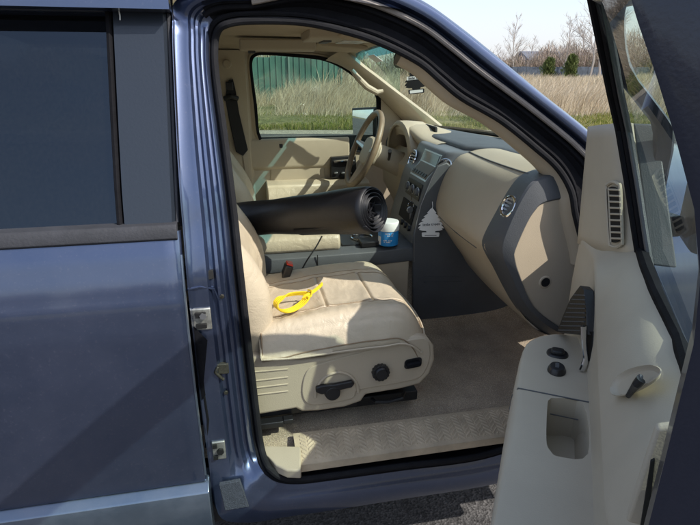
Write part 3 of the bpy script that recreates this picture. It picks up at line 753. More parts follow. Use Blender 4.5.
# ================================================================== STEERING WHEEL
sw = empty('steering_wheel', truck)
wc = Vector((.604, 1.40, 1.335)); wu = Vector((.39, 0, .92)).normalized(); wv = Vector((0, 1, 0)); wn = Vector((-.92, 0, .39)).normalized()
b = MB(); b.tube([wc+(wu*math.sin(a)+wv*math.cos(a))*.190 for a in [2*math.pi*k/48 for k in range(48)]], .0155, 12, closed=True); b.ob('wheel_rim', rimm, sw)
b = MB(); b.loft([[wc-wn*.035+wn*d+wu*(hh*math.copysign(abs(math.sin(a))**.6, math.sin(a)))+wv*(ww*math.copysign(abs(math.cos(a))**.6, math.cos(a))) for a in [2*math.pi*k/32 for k in range(32)]] for d, ww, hh in ((-.03, .06, .055), (-.02, .085, .07), (.01, .09, .075), (.024, .08, .065), (.028, .05, .04))])
b.ob('airbag_cover', beige, sw)
for a0 in (.1, math.pi-.1, 1.5*math.pi):
    e = MB(); d = wu*math.sin(a0)+wv*math.cos(a0); e.tube([wc-wn*.03+d*.07, wc-wn*.02+d*.12, wc+d*.19], [.022, .018, .012], 8); e.ob('wheel_spoke', silver if a0 < 4 else beige, sw)
b = MB(); b.tube([wc-wn*.06, wc-wn*.18, wc-wn*.30], [.055, .060, .075], 16); b.ob('column_shroud', beige, truck)
b = MB(); b.tube([wc-wn*.13+Vector((0, -.04, 0)), wc-wn*.11+Vector((0, -.12, .02)), wc-wn*.09+Vector((0, -.19, .05))], [.008, .007, .010], 8); b.ob('gear_lever', black, truck)
# ================================================================== DRIVER SIDE WALL
fy = lambda z: 1.76-max(0, z-1.36)*.33
def fq(px, py, d=0): return at(px, py, Y=lambda z: fy(z)+d)
win = [(261.5, 138), (257, 105), (253, 75), (252.5, 62), (256, 56.5), (266, 55), (300, 57.5), (325, 61), (345, 70), (362, 83), (376, 95), (377.5, 110), (378.5, 126), (376, 150), (354, 149.5), (340, 149), (327, 146), (318, 140.5), (300, 139.5), (280, 139.5)]
Wc = cr([fq(*p) for p in win], 4, True)
n_ = len(Wc); cen = sum((p for p in Wc), Vector())/n_
Oc = []
for p in Wc:
    d = p-cen; d.y = 0; d.normalize(); k = 3.0
    q = p+d*.03; Oc.append(Vector((q.x, fy(q.z)-.004, q.z)))
ddoor = empty('driver_door', truck)
b = MB(); b.loft([[p+Vector((0, .03, 0)), p+Vector((0, -.004, 0)), p.lerp(q, .35)+Vector((0, -.012, 0)), p.lerp(q, .55)+Vector((0, -.012, 0))] for p, q in zip(Wc, Oc)], closed=False, caps=False, loop=True)
b.ob('window_seal', rubber, ddoor)
# wall sheet around the hole
far = []
for q in Oc:
    d = q-cen; d.y = 0
    sx = 1e9
    tx = (1.08-cen.x)/d.x if d.x > 1e-6 else ((-.55-cen.x)/d.x if d.x < -1e-6 else 1e9)
    dn_ = d.x*.62+d.z*.785; ts = ((.60-cen.x)*.62+(1.775-cen.z)*.785)/dn_ if dn_ > 1e-6 else 1e9
    tz = (1.84-cen.z)/d.z if d.z > 1e-6 else ((.62-cen.z)/d.z if d.z < -1e-6 else 1e9)
    t = min(tx, tz, ts); r_ = cen+d*t; far.append(Vector((r_.x, fy(r_.z)+.0, r_.z)))
b = MB(); b.loft([[p.lerp(q, .5)+Vector((0, -.010, 0)), p.lerp(q, .8)+Vector((0, -.008, 0)), q, q.lerp(f, .3)+Vector((0, 0, 0)), f] for p, q, f in zip(Wc, Oc, far)], closed=False, caps=False, loop=True)
b.ob('side_trim', beige, ddoor, angle=50)
b = MB(); b.prism([fq(x, y, .05) for x, y in ((235, 45), (400, 45), (400, 175), (235, 175))], (0, .004, 0)); b.ob('window_pane', gclear, ddoor, smooth=False)
# moulded door panel: armrest, insert, bezel, handle cup
b = MB(); b.loft([[Vector((x, y, z)) for y, z in ((1.76, 1.36), (1.742, 1.35), (1.735, 1.30), (1.742, 1.20), (1.76, 1.18))] for x in (.03, .06, .56, .60)]); b.ob('upper_pad', beige, ddoor, bevel=.016, bseg=4)
b = MB(); b.prism([fq(270, 160, -.008), fq(324, 158, -.008), fq(326, 180, -.008), fq(270, 182, -.008)], (0, .02, 0)); b.ob('door_insert', beige, ddoor, bevel=.009, bseg=4)
b = MB(); b.loft([[Vector((x, y, z)) for y, z in ((1.77, 1.128), (1.68, 1.124), (1.655, 1.11), (1.655, 1.07), (1.68, 1.03), (1.77, .98))] for x in (.12, .13, .5, .68, .70)]); b.ob('armrest', leather, ddoor, bevel=.020, bseg=5)
b = MB(); b.prism([fq(331, 157.5, -.055), fq(356, 155.5, -.055), fq(357, 177, -.055), fq(331, 178.5, -.055)], (0, .04, 0)); bz = b.ob('handle_bezel', black, ddoor, bevel=.005)
b = MB(); b.tube([fq(334, 162, -.062), fq(345, 161, -.07), fq(354, 161, -.062)], .008, 8); b.ob('inside_handle', chrome, bz)
for k in range(3):
    b = MB(); b.box(fq(336+7*k, 173, -.062), (.018, .012, .010)); b.ob('window_switch', silver, bz, bevel=.002)
b = MB(); b.disc(fq(281, 147, -.012), (0, -1, 0), .016, .006, 20, .012); lk = b.ob('lock_bezel', slate, ddoor, bevel=.001)
b = MB(); b.box(fq(281, 146.5, -.02), (.02, .008, .028)); b.ob('lock_knob', black, lk, bevel=.003)
# sail triangle ahead of the window and divider
b = MB(); b.prism([fq(379, 96, .005), fq(409, 126, .005), fq(412, 150, .005), fq(380, 152, .005)], (0, .02, 0)); b.ob('mirror_sail', beige, ddoor, bevel=.003)
b = MB(); b.tube([fq(377.5, 94, -.004), fq(379.5, 150, -.004)], .008, 6); b.ob('window_divider', rubber, ddoor)
b = MB(); b.tube([fq(380, 95, -.008), fq(396, 111, -.008), fq(412, 128, -.008)], .011, 8); b.ob('door_gap_seal', void, ddoor)
# wing mirror
mr = empty('wing_mirror', truck)
mc = [at(353, 109.5, Y=2.15), at(375, 108.5, Y=1.985), at(375, 139, Y=1.98), at(354.5, 138.5, Y=2.145)]
b = MB(); cc = sum(mc, Vector())/4
out_ = [cc+(p-cc)*1.10 for p in mc]
b.loft([[p+Vector((-.004, 0, 0)) for p in [cc+(q-cc)*1.03 for q in mc]], [p for p in out_], [p+Vector((.05, .0, 0)) for p in out_], [cc+(p-cc)*.7+Vector((.11, 0, 0)) for p in mc]]); b.ob('mirror_housing', black, mr, bevel=.010)
nrm = (mc[1]-mc[0]).cross(mc[3]-mc[0]).normalized()
if nrm.x > 0: nrm = -nrm
b = MB(); V = []; m0, m1, m2, m3 = [cc+(p-cc)*.95 for p in mc]
for j in range(13):
    row = []
    for i in range(13):
        u, v = i/12, j/12; p = (m0*(1-u)+m1*u)*(1-v)+(m3*(1-u)+m2*u)*v
        row.append(b.bm.verts.new(p+nrm*(.010+.0050*(1-(2*v-1)**2)+.0018*(1-(2*u-1)**2)+.0028*(v-.5)*1.0)))
    V.append(row)
for j in range(12):
    for i in range(12): b.bm.faces.new((V[j][i], V[j][i+1], V[j+1][i+1], V[j+1][i]))
b.ob('mirror_glass', mat('mirror_silver', (.85, .88, .88), .01, metal=1), mr, angle=180)
b = MB(); b.tube([cc+Vector((.05, -.03, -.07)), cc+Vector((.06, -.2, -.09))], .02, 8); b.ob('mirror_arm', black, mr)
# far B pillar trim, belt and guide
b = MB(); b.loft([[Vector((x, fy(z)+dy, z)) for x, dy in ((-.20, -.01), (-.17, -.045), (-.02, -.045), (.045+.0*(z), -.035), (.062, -.002))] for z in (.66, 1.0, 1.36, 1.6, 1.80)], closed=False, caps=False); pt = b.ob('pillar_trim', beige, truck, angle=50)
by = lambda z: fy(z)-.055
sb = empty('seat_belt', truck)
bq = lambda px, py, d=0: at(px, py, Y=lambda z: fy(z)-.06+d)
b = MB(); b.prism([bq(228.5, 80), bq(233, 79), bq(236, 92), bq(239, 112), bq(248, 150), bq(243, 156), bq(236, 152), bq(229, 120), bq(225, 98)], (0, .01, 0)); b.ob('belt_strap', belt, sb, bevel=.002)
b = MB(); b.disc(bq(227, 64), (0, -1, 0), .022, .014, 20, .018); b.ob('belt_bolt_cover', beige, sb, bevel=.003)
b = MB(); b.tube([bq(224, 99, -.004), bq(231, 96, -.01), bq(238, 99, -.004)], .014, 8); b.box(bq(229.5, 86), (.035, .02, .04)); b.ob('belt_guide', black, sb, bevel=.004)
b = MB(); b.prism([bq(243, 156, .01), bq(247, 154, .01), bq(252, 190, .01), bq(248, 192, .01)], (0, .004, 0)); b.ob('belt_webbing', beige, sb)
# ================================================================== HEADLINER, VISORS, WINDSCREEN
def hx(y): return .575+.045*(1-((y-.9)/.75)**2)
def hz(y, x=0): return 1.800+.045*(1-((y-.9)/.75)**2)**.7 if abs(y-.9) < .75 else 1.80
b = MB(); rows = []
for k in range(25):
    y = .262+(1.55-.262)*k/24
    rows.append([Vector((x, y, max(1.80, hz(y))-dz)) for x, dz in ((-.9, 0), (0, 0), (.35, .004), (hx(y)-.06, .014), (hx(y), .030), (hx(y)+.02, .034))])
rows.insert(0, [p+Vector((0, -.002, .012)) for p in rows[0]]); rows.append([p+Vector((0, .03, -.012)) for p in rows[-1]])
b.loft(rows, closed=False, caps=False); hl = b.ob('headliner', headm, truck, angle=60)
# overhead console with map lights
b = MB(); b.loft([[Vector((x, y, hz(.9)-dz)) for y, dz in ((.76, .0), (.775, .030), (.80, .036), (1.0, .036), (1.025, .030), (1.04, 0))] for x in (.26, .28, .50, .56)]); oc = b.ob('overhead_console', beige, hl, bevel=.006)
b = MB()
for y in (.845, .955): b.box((.44, y, hz(.9)-.037), (.10, .07, .006))
b.ob('map_light', mat('lamp_lens', (.62, .60, .54), .25), oc, bevel=.003)
b = MB(); b.box((.335, .9, hz(.9)-.038), (.03, .13, .008)); b.ob('light_switch', slate, oc, bevel=.002)
# sun visors folded against the roof
def visor(y0, y1):
    e = MB(); e.loft([[Vector((x, y, hz((y0+y1)/2)-.012-dz)) for x, dz in ((.34, .006), (.36, -.002), (.50, .004), (.555, .016), (.56, .028), (.545, .032), (.36, .018))] for y in (y0, y0+.02, y1-.02, y1)]); return e.ob('sun_visor', headm, truck, bevel=.006)
visor(.24, .68); visor(1.13, 1.56)
# long moulded rail with a coat hook along the roof
b = MB(); b.loft([[Vector((x, y, z)) for y, z in ((1.26, 1.815), (1.25, 1.790), (1.22, 1.782), (1.17, 1.787), (1.15, 1.83))] for x in (.02, .05, .30, .34)]); rl = b.ob('assist_handle', beige, hl, bevel=.008)
b = MB(); b.box((.07, 1.205, 1.779), (.03, .02, .01)); b.ob('handle_screw', slate, rl, bevel=.002)
# windscreen
def wsp(u, v):
    y = .17+(1.63-.17)*u; w = 1-(2*u-1)**2
    return Vector((.575+.475*v+w*(.045+.19*v), y, 1.785-.385*v+.03*w*(1-v)))
b = MB(); NU, NV = 20, 12
V = [[b.bm.verts.new(wsp(i/NU, j/NV)) for i in range(NU+1)] for j in range(NV+1)]
for j in range(NV):
    for i in range(NU):
        f = b.bm.faces.new((V[j][i], V[j][i+1], V[j+1][i+1], V[j+1][i])); f.material_index = 1 if j == 0 else 0
ws = b.ob('windscreen', [gclear, gshade], truck)
b = MB(); b.tube([wsp(u/20, 1)+Vector((0, 0, .012)) for u in range(21)], .012, 6); b.ob('screen_base_seal', rubber, ws)
b = MB(); b.tube([wsp(.3, .985)+Vector((0, 0, .02)), wsp(.5, .965)+Vector((.0, 0, .03)), wsp(.62, .97)+Vector((0, 0, .025))], .008, 6); b.tube([wsp(.42, .99)+Vector((.02, 0, .03)), wsp(.36, .97)+Vector((.02, 0, .035))], .012, 6); b.ob('wiper', black, ws)
st = [at(x, y, Y=1.47) for x, y in ((357, 52), (365, 49.5), (370, 56), (362, 59))]
b = MB(); b.prism([wsp(.87, .06), wsp(.81, .06), wsp(.81, .135), wsp(.87, .135)], (-.002, 0, -.001)); b.ob('sticker', cardw, ws, smooth=False)
# far A pillar trim with its grab handle
lo = [(326, 60), (340, 65), (354, 73.5), (366, 84), (378, 95), (392, 109), (407, 124), (418, 134)]
hi = [(343, 50), (352, 57.5), (362, 66), (376, 76.5), (392, 89), (408, 101), (425, 114), (440, 126)]
b = MB(); rg = []
for (a, c2) in zip(rs(cr([at(x, y, Y=lambda z: fy(z)-.03) for x, y in lo], 4), 22), rs(cr([at(x, y, Y=lambda z: fy(z)-.11) for x, y in hi], 4), 22)):
    m1 = a.lerp(c2, .35)+Vector((-.012, -.028, 0)); m2 = a.lerp(c2, .7)+Vector((-.010, -.022, 0))
    rg.append([a+Vector((0, .02, 0)), a, m1, m2, c2, c2+Vector((.03, .04, 0))])
b.loft(rg, closed=False, caps=False); ap = b.ob('pillar_cover_far', beige, truck, angle=70); ap.name = 'windscreen_pillar_trim'
b = MB(); b.tube([at(x, y, Y=1.50) for x, y in ((352, 70), (357, 77), (367, 87), (377, 92.5), (383, 91))], [.010, .015, .016, .015, .010], 10); b.ob('grab_handle', beige, ap)
# near A pillar trim and handle
k0, k1 = 14*6+3, 23*6
b = MB(); rg = []
for i in range(k0, k1+1):
    p = seal[i % NI]; o_ = outw(i % NI, 1)
    rg.append([p-o_*.002+Vector((0, .008, 0)), p-o_*.016+Vector((0, .020, 0)), p-o_*.028+Vector((0, .040, 0)), p-o_*.024+Vector((.0, .075, 0)), p+o_*.01+Vector((.01, .09, 0))])
b.loft(rg, closed=False, caps=False); an = b.ob('windscreen_pillar_trim', beige, truck, angle=70)
b = MB(); b.tube(cr([at(x, y, Y=lambda z: .19+tum(z)*.6) for x, y in ((420, 56), (431, 67), (443, 82), (458, 93), (476, 102), (492, 108), (508, 116), (526, 131))], 4), [.013]*8+[.020]*13+[.015]*8, 10); b.ob('grab_handle', beige, an)
# rear view mirror and stem
b = MB(); mcx = at(401.5, 60, X=.66)
b.loft([[mcx+Vector((dx, wy_*math.copysign(abs(math.cos(a))**.7, math.cos(a)), hh*math.copysign(abs(math.sin(a))**.7, math.sin(a))-.0)) for a in [2*math.pi*k/20 for k in range(20)]] for dx, wy_, hh in ((-.012, .02, .012), (-.010, .085, .030), (.01, .09, .034), (.03, .07, .025), (.035, .03, .012))]); rm = b.ob('rear_view_mirror', black, truck)
b = MB(); b.tube([mcx+Vector((.03, 0, 0)), mcx+Vector((.045, 0, .03)), mcx+Vector((.02, 0, .07))], .008, 8); b.ob('mirror_stem', black, rm)
# roof, hood, fender, far body, rear of the truck: what the air round the cabin sees
b = MB(); rows = []
for k in range(17):
    y = .19+1.42*k/16; w = (1-((y-.9)/.71)**2)
    rows.append([Vector((x, y, z+.035*w**.6 if w > 0 else z)) for x, z in ((-1.4, 1.885), (-.3, 1.89), (.2, 1.878), (.45, 1.845), (.60+.03*w, 1.79))])
b.loft(rows, closed=False, caps=False); b.ob('roof', pblue, truck)
b = MB(); b.loft([[Vector((x, y, z)) for y, z in ((.12, 1.26), (.20, 1.315), (.35, 1.345), (.9, 1.37), (1.45, 1.345), (1.60, 1.315), (1.68, 1.26))] for x in (1.10, 1.6, 2.1, 2.25)], closed=False, caps=False); b.ob('bonnet', pblue, truck, angle=40)
b = MB(); b.loft([[Vector((x, y, z)) for y, z in ((.12, 1.26), (.02, 1.20), (-.02, 1.08), (-.02, .80), (.0, .60), (.3, .60))] for x in (1.10, 1.16, 1.45)], closed=False, caps=False); b.ob('front_wing', pblue, truck, angle=40)
b = MB(); b.loft([[Vector((x, y, z)) for y, z in ((1.68, 1.26), (1.79, 1.20), (1.82, 1.08), (1.82, .80), (1.80, .60))] for x in (1.10, 1.16, 2.25)], closed=False, caps=False); b.ob('front_wing', pblue, truck, angle=40)
b = MB(); b.loft([[Vector((x, y, z)) for y, z in ((1.80, .45), (1.84, .9), (1.83, 1.2), (1.80, 1.36))] for x in (-1.25, 1.1)], closed=False, caps=False); b.ob('far_body_side', pblue, truck)
b = MB(); b.loft([[Vector((x, y, z)) for y, z in ((.02, .62), (.0, .9), (.0, 1.15), (.05, 1.34), (1.75, 1.34), (1.8, 1.15), (1.8, .9), (1.78, .62))] for x in (-3.15, -1.36)]); b.ob('load_bed', pblue, truck, angle=30)
b = MB(); b.box((-1.33, .9, 1.0), (.04, 1.6, .7)); b.ob('cab_back_wall', beige, truck)
def wheel(x, y, s=1):
    e = MB(); e.disc((x, y, .39), (0, 1, 0), .39, .26*s, 48); w = e.ob('road_wheel', rubber, truck, bevel=.03)
    e = MB(); e.disc((x, y-.004*s, .39), (0, -s, 0), .22, .01, 32, .20); e.ob('wheel_disc', silver, w)
wheel(1.85, .02); wheel(1.85, 1.78, -1); wheel(-1.9, 1.78, -1); wheel(-1.9, .02)
# ================================================================== OPEN PASSENGER DOOR
b = MB(); b.loft([[Vector((x, y, z)) for y, z in ((.16, 1.835), (.165, 1.895), (.24, 1.90), (.24, 1.83))] for x in (-1.35, -.14)]); b.ob('roof_rail_filler', pblue, truck)  # box added to stop sun leaking in under the roof edge
door = empty('open_front_door', truck)
def Lf(st, m, nm, par, prof_at, closed=True, **k):
    e = MB(); e.loft([[D(s, o, z) for o, z in prof_at(s)] for s in st], closed=closed, caps=closed); return e.ob(nm, m, par, **k)
# painted shell
shell = lambda s: [(-.118, 1.332), (-.128, 1.29), (-.145, 1.17), (-.150, 1.0), (-.142, .80), (-.132, .62), (-.115, .56), (-.045, .56), (-.030, .62), (-.030, 1.20), (-.085, 1.332)]
Lf((-.11, -.10, .3, .7, 1.15, 1.165), pblue, 'door_shell', door, shell, bevel=.004)
# glass
def G(z): return -.094+.25*(z-1.374)+.30*max(0, z-1.374)**2
gl = [(.30, 1.36), (.30, 1.60), (.49, 1.79), (.62, 1.80), (1.0, 1.80), (1.11, 1.77), (1.14, 1.70), (1.14, 1.36)]
def sfr(z): return .325 if z < 1.40 else (.325-.025*(z-1.40)/.2 if z < 1.60 else .30+(z-1.60)*1.05)
def sre(z): return 1.14-max(0, z-1.70)*.35
b = MB(); zz = [1.36+.445*k/18 for k in range(19)]
b.loft([[D(sfr(z)+(sre(z)-sfr(z))*k/10, G(z), z) for k in range(11)] for z in zz], closed=False, caps=False)
b.ob('window_glass', gdoor, door, angle=180)
# window frame: painted pressing round the glass, its navy darkened for shade
def Fo(z):   # inner face of the frame
    for (a, ya), (c2, yc) in zip(((1.2, -.004), (1.36, -.003), (1.557, -.003), (1.61, .007), (1.654, .025), (1.69, .041), (1.74, .065)), ((1.36, -.003), (1.557, -.003), (1.61, .007), (1.654, .025), (1.69, .041), (1.74, .065), (1.84, .098))):
        if z <= c2: return ya+(yc-ya)*(z-a)/(c2-a)
    return .098
fin = cr([(.325, 1.36, 0), (.315, 1.55, 0), (.375, 1.66, 0), (.51, 1.775, 0), (.70, 1.79, 0), (.95, 1.785, 0), (1.08, 1.760, 0), (1.118, 1.69, 0), (1.125, 1.5, 0), (1.125, 1.34, 0)], 5)
fou = cr([(.305, 1.36, 0), (.295, 1.56, 0), (.352, 1.672, 0), (.485, 1.80, 0), (.69, 1.838, 0), (.97, 1.84, 0), (1.12, 1.80, 0), (1.160, 1.70, 0), (1.166, 1.5, 0), (1.166, 1.34, 0)], 5)
b = MB(); rg = []
for p, q in zip(fin, fou):
    f = lambda r, off: D(r.x, Fo(r.y)+off-(.055 if r.x < .5 and r.y < 1.60 else .055*max(0, 1-(r.y-1.60)/.1) if r.x < .5 else 0), r.y)
    if p.x < .6:   # slim front leg
        w = .35
        rg.append([f(p, -.050), f(p, -.030), f(p.lerp(q, .25), -.026), f(p.lerp(q, .9), -.024), f(q, -.028), f(q, -.05), f(p.lerp(q, .5), -.06), f(p, -.055)]); continue
    rg.append([f(p, -.062), f(p, -.018), f(p.lerp(q, .25), -.004), f(p.lerp(q, .9), .0), f(q, -.006), f(q, -.10), f(p.lerp(q, .5), -.125), f(p, -.085)])
b.loft(rg); b.ob('window_frame', framep, door, angle=50, bevel=.0)
# rubber run inside the frame and the black slanting division bar
b = MB(); b.tube([D(p.x+.004, G(p.y)+.006, p.y) for p in fin[20:]], .003, 8); b.ob('glass_run', rubber, door)
bar = [dps(590, -12, .535), dps(592, 0, .52), dps(600, 40, .455), dps(611, 95, .36), dps(619, 130, .318), dps(627.5, 180, .345), dps(635, 230, .37), dps(640, 262, .385)]
b = MB(); b.tube(bar, .0075, 8); b.tube([p+DA*.010+DN*-.012 for p in bar], .009, 8); b.ob('division_bar', rubber, door)
b = MB(); b.tube([p+DA*.024+DN*-.016 for p in bar], .006, 8); b.ob('glass_channel', MATS['satin_silver'] if False else slate, door)
bel = [dps(640, 262, .33), dps(650, 282, .42), dps(660, 303, .53), dps(672, 325, .66), dps(681, 342, .76), D(.95, -.066, 1.375), D(1.08, -.05, 1.40)]
b = MB(); rg = []
for s_2, o_2, z_2 in ((.27, -.074, 1.366), (.36, -.077, 1.366), (.48, -.079, 1.358), (.58, -.082, 1.354), (.76, -.086, 1.358), (.92, -.070, 1.378), (1.02, -.058, 1.390), (1.10, -.052, 1.40)):
    g2 = G(z_2)+.001; rg.append([D(s_2, o, z) for o, z in ((o_2+.004, z_2-.01), (o_2+.002, z_2+.006), (o_2-.004, z_2+.011), (g2+.002, z_2+.010), (g2, z_2-.02), (g2, z_2-.05), (o_2, z_2-.05))])
b.loft(rg); b.ob('belt_seal', rubber, door)
# ---- inner trim: ledge below the glass and bolster above the armrest
st = {
 .10: [(-.03, 1.37), (-.005, 1.35), (.017, 1.30), (.019, 1.20), (.017, 1.05), (.014, .90), (.008, .75), (-.01, .60)],
 .25: [(-.078, 1.37), (-.045, 1.345), (-.010, 1.295), (.002, 1.21), (.010, 1.08), (.020, .92), (.03, .78), (-.01, .60)],
 .36: [(-.080, 1.368), (-.050, 1.345), (-.008, 1.300), (-.012, 1.22), (-.012, 1.10), (.020, .92), (.045, .78), (-.01, .60)],
 .48: [(-.082, 1.36), (-.05, 1.338), (-.014, 1.245), (-.022, 1.20), (-.022, 1.10), (.020, .92), (.05, .78), (-.01, .60)],
 .58: [(-.085, 1.356), (-.055, 1.335), (-.0135, 1.235), (-.022, 1.20), (-.022, 1.10), (.020, .92), (.05, .78), (-.01, .60)],
 .76: [(-.089, 1.360), (-.048, 1.345), (-.009, 1.240), (-.020, 1.20), (-.022, 1.10), (.020, .92), (.05, .78), (-.01, .60)],
 .92: [(-.072, 1.380), (-.042, 1.360), (-.003, 1.255), (-.018, 1.20), (-.020, 1.10), (.020, .92), (.05, .78), (-.01, .60)],
 1.02: [(-.060, 1.392), (-.036, 1.378), (.002, 1.272), (-.016, 1.20), (-.020, 1.10), (.020, .92), (.05, .78), (-.01, .60)],
 1.075: [(-.055, 1.405), (-.034, 1.385), (-.004, 1.29), (-.018, 1.20), (-.020, 1.10), (.015, .92), (.03, .78), (-.01, .60)],
 1.10: [(-.055, 1.400), (-.050, 1.38), (-.020, 1.29), (-.028, 1.20), (-.030, 1.10), (-.01, .92), (-.01, .78), (-.02, .60)]}
ks = sorted(st); b = MB(); rg = []
for i, s in enumerate(ks):
    pr = st[s]
    full = []
    # add bolster bulge between ledge and crease
    a, m, c2 = pr[0], pr[1], pr[2]
    bulge = .010 if s > .45 else 0
    pts = [a, m, ((m[0]+c2[0])/2-.0+bulge*.6, (m[1]+c2[1])/2+bulge*.5), (c2[0]-.004, c2[1]+.014), c2, (c2[0]-.004, c2[1]-.010), pr[3]]+pr[4:]
    rg.append(pts)
S2 = []
for i in range(len(ks)-1):
    n = 4
    for k in range(n):
        t = k/n; p0, p1, p2, p3 = rg[max(0, i-1)], rg[i], rg[i+1], rg[min(len(ks)-1, i+2)]
        S2.append((ks[i]+(ks[i+1]-ks[i])*t, [(b_[0]+(c_2[0]-b_[0])*(t*t*(3-2*t)), b_[1]+(c_2[1]-b_[1])*(t*t*(3-2*t))) for b_, c_2 in zip(p1, p2)]))
S2.append((ks[-1], rg[-1]))
b.loft([[D(s, o, z) for o, z in cr([(o, z, 0) for o, z in pr_], 1) and pr_] for s, pr_ in S2], closed=False, caps=False)
trim = b.ob('door_trim', beige2, door, angle=40, sub=1)
# rear upright of the trim beside the frame with its dark slot
b = MB(); b.prism([D(1.085, -.052, 1.33), D(1.085, -.052, 1.45), D(1.085, -.010, 1.43), D(1.085, -.004, 1.33)], DA*.010); b.ob('trim_end', beige2, door, bevel=.003)
b = MB(); b.prism([dps(651, 462, 1.099), dps(655, 460, 1.099), dps(647, 532, 1.099), dps(640, 532, 1.099)], DA*-.003); b.ob('trim_slot', void, door)
# sail panel carrying the vent
q0, q1, q3 = dps(590, 127, .12), dps(622, 123, .285), dps(577, 242, .06)
n__ = (q1-q0).cross(q3-q0).normalized(); d__ = ray(640, 264); q2 = CAM+d__*((q0-CAM).dot(n__)/d__.dot(n__))
b = MB(); NQ = 10; V = []
for j in range(NQ+1):
    row = []
    for i in range(NQ+1):
        u, v = i/NQ, j/NQ
        p = (q0*(1-u)+q1*u)*(1-v)+(q3*(1-u)+q2*u)*v
        p = p+DN*(.010*math.sin(u*math.pi)**.6)+DN*(-.02*max(0, (u-.88)/.12)**2-.012*max(0, (.08-u)/.08)**2)
        row.append(b.bm.verts.new(p))
    V.append(row)
for j in range(NQ):
    for i in range(NQ): b.bm.faces.new((V[j][i], V[j][i+1], V[j+1][i+1], V[j+1][i]))
sail = b.ob('sail_panel', beige2, door, solid=.012, bevel=0)
b = MB(); b.prism([q0+DN*-.01, q1+DN*-.02, q2+DN*-.02, q3+DN*-.01], -DN*.045); b.ob('sail_backing', slate, sail, bevel=.004)
def sailp(px, py, off=.0):
    d = ray(px, py); n = ((q1-q0).cross(q3-q0)).normalized()
    if n.dot(DN) < 0: n = -n
    o = q0+DN*(.0095+off); t = (o-CAM).dot(n)/d.dot(n); return CAM+d*t
vp = [sailp(x, y, .007) for x, y in ((606.5, 190), (608, 184.5), (613, 182), (618.5, 184.5), (620.5, 190), (622.5, 238), (621.5, 244), (617, 247), (611.5, 246), (609.5, 240))]
b = MB(); P_ = cr(vp, 4, True); cc = sum(P_, Vector())/len(P_)
b.tube([p for p in P_], .0035, 6, closed=True); vt = b.ob('door_vent', beige2, door)
b = MB(); b.prism([cc+(p-cc)*.86+DN*.0005 for p in P_], DN*.0015); b.ob('vent_cavity', void, vt)
b = MB()
for k in range(9):
    y = 189.5+6.1*k; y = y
    xl = 608.5+.055*(y-190)*1; 
    b.tube([sailp(xl+.2, y, .010), sailp(xl+11.2, y+.4, .010)], .0022, 6)
b.tube([sailp(608.6, 188, .009), sailp(611, 242, .009)], .0025, 6)
b.ob('vent_slat', beige2, vt)
# ---- armrest with switch plate and pull pocket
Z = 1.12
outl = [(.30, -.03), (.285, .02), (.30, .060), (.335, .093), (.40, .113), (.58, .118), (.80, .117), (.98, .113), (1.03, .095), (1.05, .05), (1.05, -.03)]
P_ = cr([(s, o, 0) for s, o in outl], 3)
def ring(sh, z, inn): 
    c2 = Vector((.68, .03, 0)); r = []
    for p in P_:
        d = Vector((p.x-c2.x, p.y-c2.y, 0)); L_ = d.length; d.normalize()
        r.append(D(p.x-d.x*inn, (p.y-d.y*inn*1.0) if p.y > -.02 else p.y, z))
    return r
b = MB(); b.loft([ring(0, .93, .055), ring(0, .99, .022), ring(0, 1.05, .004), ring(0, 1.09, .0), ring(0, 1.108, .003), ring(0, 1.117, .009), ring(0, 1.1205, .018), ring(0, 1.121, .03)])
arm = b.ob('armrest', beige2, door, angle=60)
pk = [(.583, -.008), (.583, .040), (.592, .050), (.612, .053), (.715, .051), (.742, .044), (.752, .03), (.728, -.013)]
b = MB(); pp = cr([(s, o, 0) for s, o in pk], 4, True); b.loft([[D(p.x, p.y, z) for p in pp] for z in (1.035, 1.14)]); cutter = b.ob('cutter', beige2, None, smooth=False)
cut(arm, cutter)
for p_ in arm.data.polygons: p_.use_smooth = True
try: arm.data.set_sharp_from_angle(angle=R(40))
except Exception: pass
b = MB(); b.tube([D(.575, o, 1.1215) for o in (-.02, .03, .08, .108)]+[D(.572, .117, 1.10), D(.57, .119, 1.06)], .0016, 5); b.ob('armrest_joint', slate, door)
b = MB(); b.tube([D(.584, -.005, 1.085), D(.584, .045, 1.085)], .0012, 5); b.ob('pocket_seam', slate, arm)
# switches
def on(px, py, z=1.123): return at(px, py, Z=z)
def oval(c, rs_, ro, z, n=28, e=1): return [D(c[0]+rs_*math.copysign(abs(math.cos(a))**e, math.cos(a)), c[1]+ro*math.copysign(abs(math.sin(a))**e, math.sin(a)), z) for a in [2*math.pi*k/n for k in range(n)]]
b = MB(); b.loft([oval((.405, .040), .022, .023, 1.1205, e=.8), oval((.405, .040), .020, .021, 1.1245, e=.8)]); wsw = b.ob('window_switch', black, door, bevel=.001)
b = MB(); b.loft([oval((.405, .040), .012, .015, 1.124, e=.6), oval((.405, .040), .011, .013, 1.132, e=.6)]); b.ob('switch_key', black, wsw, bevel=.002)
b = MB(); b.loft([oval((.480, .040), .023, .0185, 1.1205), oval((.480, .040), .022, .0175, 1.126), oval((.480, .040), .018, .014, 1.133)]); lsw = b.ob('lock_switch', black, door, bevel=.001)
b = MB(); b.box(D(.480, .040, 1.134), (.016, .008, .004), Matrix.Rotation(TH, 3, 'Z')); b.ob('switch_key', slate, lsw, bevel=.001)
